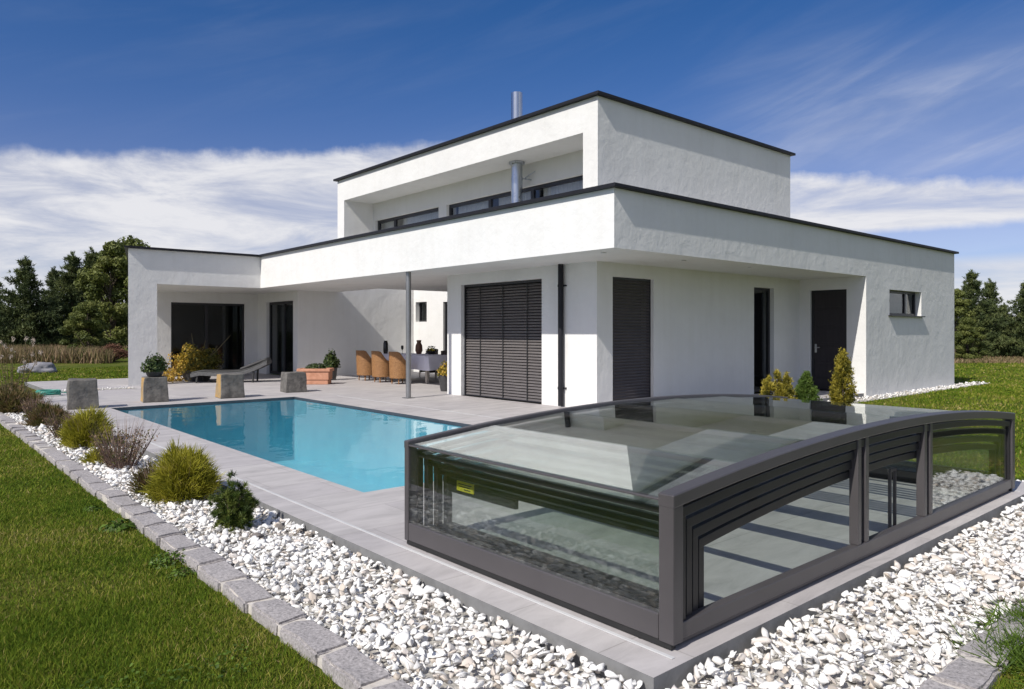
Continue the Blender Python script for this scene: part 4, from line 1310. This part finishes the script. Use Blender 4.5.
def table_item(name, x, y, profs, mat, label, cat, zb=.75):
    p = MB(); p.lathe(profs, 16)
    o = p.build(name, M[mat], smooth=True); o.location = (x, y, zb)
    return tag(o, label, cat)
table_item('vase', 11.2, 18.6, [(.06, 0), (.075, .1), (.07, .3), (.05, .36), (.06, .38), (.01, .37)], 'vase', 'tall black vase at the left end of the table', 'vase')
table_item('wine_glass', 11.55, 18.25, [(.035, 0), (.035, .006), (.006, .01), (.006, .1), (.035, .14), (.04, .2), (.033, .24), (.01, .23)], 'vase', 'dark wine glass beside the black vase', 'glass')
table_item('wine_glass', 11.6, 17.85, [(.035, 0), (.035, .006), (.006, .01), (.006, .1), (.035, .14), (.04, .2), (.033, .24), (.01, .23)], 'pane', 'clear wine glass near the steel column', 'glass')
table_item('jug', 11.8, 17.75, [(.07, 0), (.11, .1), (.1, .24), (.06, .33), (.075, .4), (.01, .39)], 'jug', 'brown earthenware jug standing on the table', 'jug')
root = empty('fruit_bowl', (11.85, 17.2, .75)); tag(root, 'dark bowl of yellow fruit and leaves on the table', 'bowl')
p = MB(); p.lathe([(.07, 0), (.13, .05), (.17, .1), (.16, .1), (.12, .06), (.01, .03)], 18); p.build('bowl', M['vase'], root, smooth=True)
for (a, b, c_) in ((0, 0, .14), (.07, .05, .11), (-.07, .04, .11), (.02, -.08, .11)):
    p = MB(); p.lathe([(.005, -.045), (.03, -.03), (.042, 0), (.03, .03), (.005, .045)], 12, c=(a, b, c_)); p.build('lemon', M['lemon'], root, smooth=True)
n = 60; pp, d = mound_points(n, .15, .15, .16, .2, 1); pp[:, 2] += .09
v, f = leaves_geo(pp, .03); fast_mesh('leaf_garnish', v, f, np.repeat(rng.random(n), 2), M['potleaf'], root)
p = MB(); p.ring(rr(.17, .1), rr(.155, .085), .0, .11); p.prism(rr(.155, .085), .002, .02)
o = p.build('serving_tray', M['wicker_dark'], bevel=.005); o.location = (12.0, 16.7, .75); o.rotation_euler = (0, 0, .7); tag(o, 'dark basket tray at the right end of the table', 'tray')

# garden hose and boulder at far left
h = MB(); pts = []
for k in range(70):
    a = k * .42; r_ = .22 + .012 * math.sin(k); pts.append((math.cos(a) * r_, math.sin(a) * r_ * .9, .015 + .0016 * k))
pts += [(.33, -.12, .06), (.42, -.3, .014), (.55, -.38, .014)]
h.tube(pts, .013, 6); o = h.build('garden_hose', M['teal'], smooth=True); o.location = (2.75, 18.6, 0); tag(o, 'coiled teal garden hose lying on the paving at far left', 'hose')
bv_, fc = ico(4)
q = bv_ * np.array([.62, .45, .30]) * np.array([1 + .3 * mnoise.noise(Vector(p) * 1.5) + .12 * mnoise.noise(Vector(p) * 5) for p in bv_])[:, None]; o = fast_mesh('boulder', q, fc, np.zeros(len(fc)), M['fieldstone'], smooth=True)
bx_, by_ = at(40, 26.5); o.location = (bx_, by_, GZ + .08); tag(o, 'grey boulder lying on the lawn beyond the terrace', 'boulder')

# ------------------------------------------------------------------ TREES
def pine_tree(seed, h, r, bare=.05):
    random.seed(seed)
    root = empty('pine_tree')
    t = MB(); t.tube([(0, 0, -.1), (.05, .02, h * .4), (-.03, .04, h * .75), (0, 0, h * .97)], [h * .022, h * .016, h * .009, .01], 9)
    C, D, TM = [], [], []
    z = h * bare
    while z < h * .96:
        t_ = z / h
        rad = r * ((1 - t_) ** .98) * (1.12 if t_ > .15 else .9 + t_)
        nb = random.randint(5, 8); a0 = random.uniform(0, 6.28)
        for b in range(nb):
            a = a0 + b * 6.28 / nb + random.gauss(0, .22)
            ln = max(.22, rad * random.uniform(.5, 1.18))
            if random.random() < .10: continue
            rise = .10 + .75 * t_ ** 1.5
            st = Vector((0, 0, z))
            tip = Vector((math.cos(a) * ln, math.sin(a) * ln, z + ln * rise * random.uniform(.5, 1.3)))
            mid = (st + tip) / 2 - Vector((0, 0, ln * .10))
            t.tube([st, mid, tip], [.012 * h * .25 * (1 - t_) + .012, .015, .006], 5, caps=False)
            nc = max(4, int(ln * 9)); shade = random.uniform(.05, .85)
            for q in range(nc):
                u = .25 + .75 * (q + random.random()) / nc
                p = st.lerp(mid, u * 2) if u < .5 else mid.lerp(tip, u * 2 - 1)
                sp = .07 + .16 * ln * max(.15, 1 - abs(u - .55) * 1.4)
                for _ in range(4):
                    C.append((p.x + random.gauss(0, sp), p.y + random.gauss(0, sp), p.z + random.gauss(0, .05 + sp * .22)))
                    D.append((math.cos(a) * .55, math.sin(a) * .55, .75)); TM.append(shade)
        z += h * .058 * random.uniform(.8, 1.25)
    for u in np.linspace(.9, 1.03, 16):
        C.append((random.gauss(0, .04), random.gauss(0, .04), h * u)); D.append((0, 0, 1)); TM.append(.5)
    t.build('trunk', M['bark'], root, smooth=True)
    needle_clumps(np.array(C), np.array(D), 10, .22, .04, 'pine', 'crown', root, np.array(TM))
    return root

def leafy_tree(seed, h, r, mat='broadleaf', n=20000, size=.085, low=.07):
    random.seed(seed)
    root = empty('leafy_tree')
    t = MB(); t.tube([(0, 0, -.1), (.08, .03, h * .3), (-.05, .08, h * .6), (0, 0, h * .9)], [h * .022, h * .017, h * .01, .012], 8)
    cl = []
    for k in range(58):
        tz = random.uniform(low, 1) ** .9; a = random.uniform(0, 6.28)
        rad = r * math.sin(min(1, (1.04 - tz) * 1.9) * math.pi / 2) * random.uniform(.35, 1)
        c = Vector((math.cos(a) * rad, math.sin(a) * rad, h * tz * .97))
        t.tube([(0, 0, max(.1, c.z - rad * 1.1 - .2)), c * .6 + Vector((0, 0, c.z * .35)), c], [.03, .018, .008], 5, caps=False)
        cl.append((c, random.uniform(.12, .22) * r + .16, random.uniform(.1, .9)))
    t.build('trunk', M['bark'], root, smooth=True)
    i = rng.integers(0, len(cl), n)
    cen = np.array([c[0][:] for c in cl])[i]; rad = np.array([c[1] for c in cl])[i]; tm = np.array([c[2] for c in cl])[i]
    d = unit(rng.normal(size=(n, 3))); p = cen + d * (rad * rng.random(n) ** .45)[:, None] * np.array([1.15, 1.15, .85])
    v, f = leaves_geo(p, size * rng.uniform(.6, 1.3, n), normal=d)
    fast_mesh('crown', v, f, np.repeat(np.clip(tm * .7 + rng.random(n) * .35, 0, 1), 2), M[mat], root)
    return root

def plant_tree(root, px, d, rz, sc, label, group, cat='tree'):
    x, y = at(px, d)
    root.location = (x, y, GZ); root.rotation_euler = (0, 0, rz); root.scale = (sc,) * 3 if not hasattr(sc, '__len__') else sc
    tag(root, label, cat, group)

def top_h(y, d): return CAM_H + (YH - y) / F_PX * d - GZ
GL, GR = 'trees beyond the lawn on the left', 'trees beyond the lawn on the right'
pA, pB, pC = pine_tree(3, 6, 2.6), pine_tree(8, 6, 2.3), pine_tree(21, 6, 2.0)
lA, lB = leafy_tree(5, 6, 1.5), leafy_tree(9, 6, 1.9)
plant_tree(pA, 25, 47, .4, top_h(261, 47) / 6, 'broad dark pine with a pointed top at the far left', GL)
plant_tree(pB, 73, 50, 1.1, top_h(256, 50) / 6, 'dark pine in the middle of the left tree group', GL)
plant_tree(pC, 92, 53, 2.0, top_h(252, 53) / 6, 'taller slim dark pine behind the olive tree', GL)
plant_tree(lA, 112, 44, 1.0, top_h(243, 44) / 6, 'tall pale olive leafy tree beside the white left wing', GL)
c = copy_tree(pB); plant_tree(c, -12, 50, 3.0, top_h(268, 50) / 6, 'dark pine cut by the left picture edge', GL)
c = copy_tree(pC); plant_tree(c, 54, 52, .6, top_h(270, 52) / 6, 'shorter dark pine right of the broad pointed one', GL)
c = copy_tree(lB); plant_tree(c, 134, 47, 2.2, top_h(241, 47) / 6, 'leafy tree mostly hidden behind the white left wing', GL)
plant_tree(lB, 88, 41, .2, (.62, .62, .52), 'low olive green leafy bush before the left pines', GL, 'bush')
c = copy_tree(pA); plant_tree(c, 972, 41, 2.5, top_h(274, 41) / 6, 'broad dark pine beside the right end of the house', GR)
c = copy_tree(pC); plant_tree(c, 990, 44, .9, top_h(282, 44) / 6, 'narrow dark pine between the two broad right hand pines', GR)
c = copy_tree(pA); plant_tree(c, 1026, 40, 1.7, top_h(284, 40) / 6, 'dark pine cut by the right picture edge', GR)
c = copy_tree(pB); plant_tree(c, 1004, 46, 4.0, top_h(305, 46) / 6, 'lower dark pine in the gap of the right tree group', GR)
c = copy_tree(lA); plant_tree(c, 956, 38, 1.0, top_h(290, 38) / 6, 'olive leafy tree touching the right house edge', GR)
c = copy_tree(lB); plant_tree(c, 968, 36.5, 1.0, (.42, .42, .36), 'low yellowish green bush at the foot of the right pines', GR, 'bush')
c = leafy_tree(14, 2.0, 1.2, 'rustleaf', 2500, .07, .2); plant_tree(c, 114, 36, 0, (.75, .75, .42), 'small rust brown shrub before the left trees', 'shrubs', 'shrub')
c.name = 'rust_shrub'

# ------------------------------------------------------------------ LIGHT AND SKY
SUN = Vector((1.0, .158, -.965)).normalized()
sd = bpy.data.lights.new('sun', 'SUN'); sd.energy = 4.6; sd.angle = R(.55); sd.color = (1.0, .955, .88)
so = bpy.data.objects.new('sun', sd); COL.objects.link(so)
so.rotation_euler = SUN.to_track_quat('-Z', 'Y').to_euler()
so.location = (-20, -5, 30)
elev = math.asin(-SUN.z); azs = math.atan2(-SUN.x, -SUN.y)

wd_ = bpy.data.worlds.new('World'); S.world = wd_; wd_.use_nodes = True
nt = wd_.node_tree; nt.nodes.clear()
out = nt.nodes.new('ShaderNodeOutputWorld')
sky = N(nt, 'ShaderNodeTexSky'); sky.sky_type = 'NISHITA'; sky.sun_disc = False
sky.sun_elevation = elev; sky.sun_rotation = azs; sky.air_density = 1.0; sky.dust_density = .25; sky.ozone_density = 2.5; sky.altitude = 300
bg = N(nt, 'ShaderNodeBackground', Strength=.10)
hs = N(nt, 'ShaderNodeHueSaturation', Saturation=1.40, Value=.98)
L(nt, sky.outputs[0], hs.inputs['Color']); tn = N(nt, 'ShaderNodeMixRGB', blend_type='MULTIPLY'); tn.inputs[0].default_value = 1; tn.inputs[2].default_value = (1.45, .80, .90, 1)
L(nt, hs.outputs[0], tn.inputs[1]); SKYCOL = tn.outputs[0]
tc = N(nt, 'ShaderNodeTexCoord'); sx = N(nt, 'ShaderNodeSeparateXYZ'); L(nt, tc.outputs['Generated'], sx.inputs[0])
def MA(op, a, b=None, c=None, clamp=False):
    m = nt.nodes.new('ShaderNodeMath'); m.operation = op; m.use_clamp = clamp
    for i, v in enumerate((a, b, c)):
        if v is None: continue
        if isinstance(v, (int, float)): m.inputs[i].default_value = v
        else: L(nt, v, m.inputs[i])
    return m.outputs[0]
X, Y, Z = sx.outputs
hor = MA('SQRT', MA('ADD', MA('MULTIPLY', X, X), MA('MULTIPLY', Y, Y)))
el = MA('DIVIDE', Z, MA('MAXIMUM', hor, .001))
az = MA('ARCTAN2', X, Y)
def sstep(v, a, b):
    m = nt.nodes.new('ShaderNodeMapRange'); m.interpolation_type = 'SMOOTHSTEP'
    L(nt, v, m.inputs[0]); m.inputs[1].default_value = a; m.inputs[2].default_value = b
    return m.outputs[0]
def vec(a, b, c=0.0):
    m = nt.nodes.new('ShaderNodeCombineXYZ')
    for i, v in enumerate((a, b, c)):
        if isinstance(v, (int, float)): m.inputs[i].default_value = v
        else: L(nt, v, m.inputs[i])
    return m.outputs[0]
def nz(v, scale, detail=6, rough=.6, distort=0):
    m = nt.nodes.new('ShaderNodeTexNoise'); m.inputs['Scale'].default_value = scale; m.inputs['Detail'].default_value = detail
    m.inputs['Roughness'].default_value = rough; m.inputs['Distortion'].default_value = distort
    L(nt, v, m.inputs['Vector']); return m.outputs['Fac']
nf = nz(vec(MA('MULTIPLY', az, 26), MA('MULTIPLY', el, 26)), 1.0, 5, .6)
ns = nz(vec(MA('MULTIPLY', az, 5.5), MA('MULTIPLY', el, 22)), 1.0, 9, .64, .5)
# near the horizon the clear sky stays a clean pale blue
hb = N(nt, 'ShaderNodeMixRGB', blend_type='MIX')
L(nt, MA('SUBTRACT', 1.0, sstep(el, .02, .24)), hb.inputs[0]); L(nt, SKYCOL, hb.inputs[1])
lowc = N(nt, 'ShaderNodeMixRGB', blend_type='MULTIPLY'); lowc.inputs[0].default_value = 1; lowc.inputs[2].default_value = (.62, .72, 1.0, 1)
L(nt, sky.outputs[0], lowc.inputs[1]); L(nt, lowc.outputs[0], hb.inputs[2]); L(nt, hb.outputs[0], bg.inputs['Color'])
# cloud bank with a straight, slightly tilted upper rim
rim = MA('MINIMUM', MA('MULTIPLY_ADD', az, .10, .196), MA('MULTIPLY_ADD', az, -.14, .3585))
dist = MA('SUBTRACT', rim, MA('ADD', el, MA('MULTIPLY_ADD', nf, .030, -.015)))
bank = sstep(dist, -.006, .016)
body = sstep(ns, .28, .60)
dens = MA('MULTIPLY_ADD', body, .40, .56)
low_gap = MA('MULTIPLY', MA('MULTIPLY', sstep(MA('ADD', el, MA('MULTIPLY', ns, .03)), .088, .106), MA('SUBTRACT', 1.0, sstep(MA('ADD', el, MA('MULTIPLY', nf, .012)), .124, .136))), sstep(az, .95, 1.08))
bank = MA('MULTIPLY', MA('MULTIPLY', bank, dens), MA('MULTIPLY_ADD', low_gap, -.85, 1.0))
# thin high wisps
wv = vec(MA('ADD', MA('MULTIPLY', az, 2.4), MA('MULTIPLY', el, 2.2)), MA('SUBTRACT', MA('MULTIPLY', el, 17), MA('MULTIPLY', az, 6.5)))
wn = sstep(nz(wv, .8, 7, .58, .5), .42, .85)
wm = MA('MULTIPLY', sstep(az, .92, 1.22), MA('MULTIPLY', sstep(el, .15, .22), MA('SUBTRACT', 1.0, sstep(el, .27, .40))))
w2 = MA('MULTIPLY', wn, MA('MULTIPLY_ADD', wm, .42, .05))
veil = MA('MULTIPLY', wm, .14)
# unseen broken cloud added behind the viewpoint to lift fill light on shaded walls
rear = MA('MAXIMUM', sstep(az, 1.55, 2.1), MA('SUBTRACT', 1.0, sstep(az, -.75, -.25)))
nr = sstep(nz(tc.outputs['Generated'], 2.6, 7, .6, .3), .44, .58)
w2 = MA('MAXIMUM', w2, MA('MULTIPLY', MA('MULTIPLY', nr, rear), .68))
cov = MA('MAXIMUM', bank, MA('ADD', w2, veil), clamp=True)
cb = N(nt, 'ShaderNodeBackground', Strength=1.0)
ccol = ramp(nt, MA('MULTIPLY', ns, 1.0), [(.3, (.56, .58, .66)), (.6, (.80, .80, .83))])
L(nt, ccol, cb.inputs['Color'])
mx = nt.nodes.new('ShaderNodeMixShader')
L(nt, cov, mx.inputs[0]); L(nt, bg.outputs[0], mx.inputs[1]); L(nt, cb.outputs[0], mx.inputs[2])
L(nt, mx.outputs[0], out.inputs['Surface'])

vs_ = S.view_settings
vs_.view_transform = 'Standard'; vs_.look = 'None'; vs_.exposure = 0.04; vs_.gamma = 1.0; vs_.use_curve_mapping = False
S.render.engine = 'CYCLES'
S.cycles.transparent_max_bounces = 48
S.cycles.max_bounces = 10
S.cycles.glossy_bounces = 6
S.cycles.diffuse_bounces = 4
S.cycles.use_denoising = True
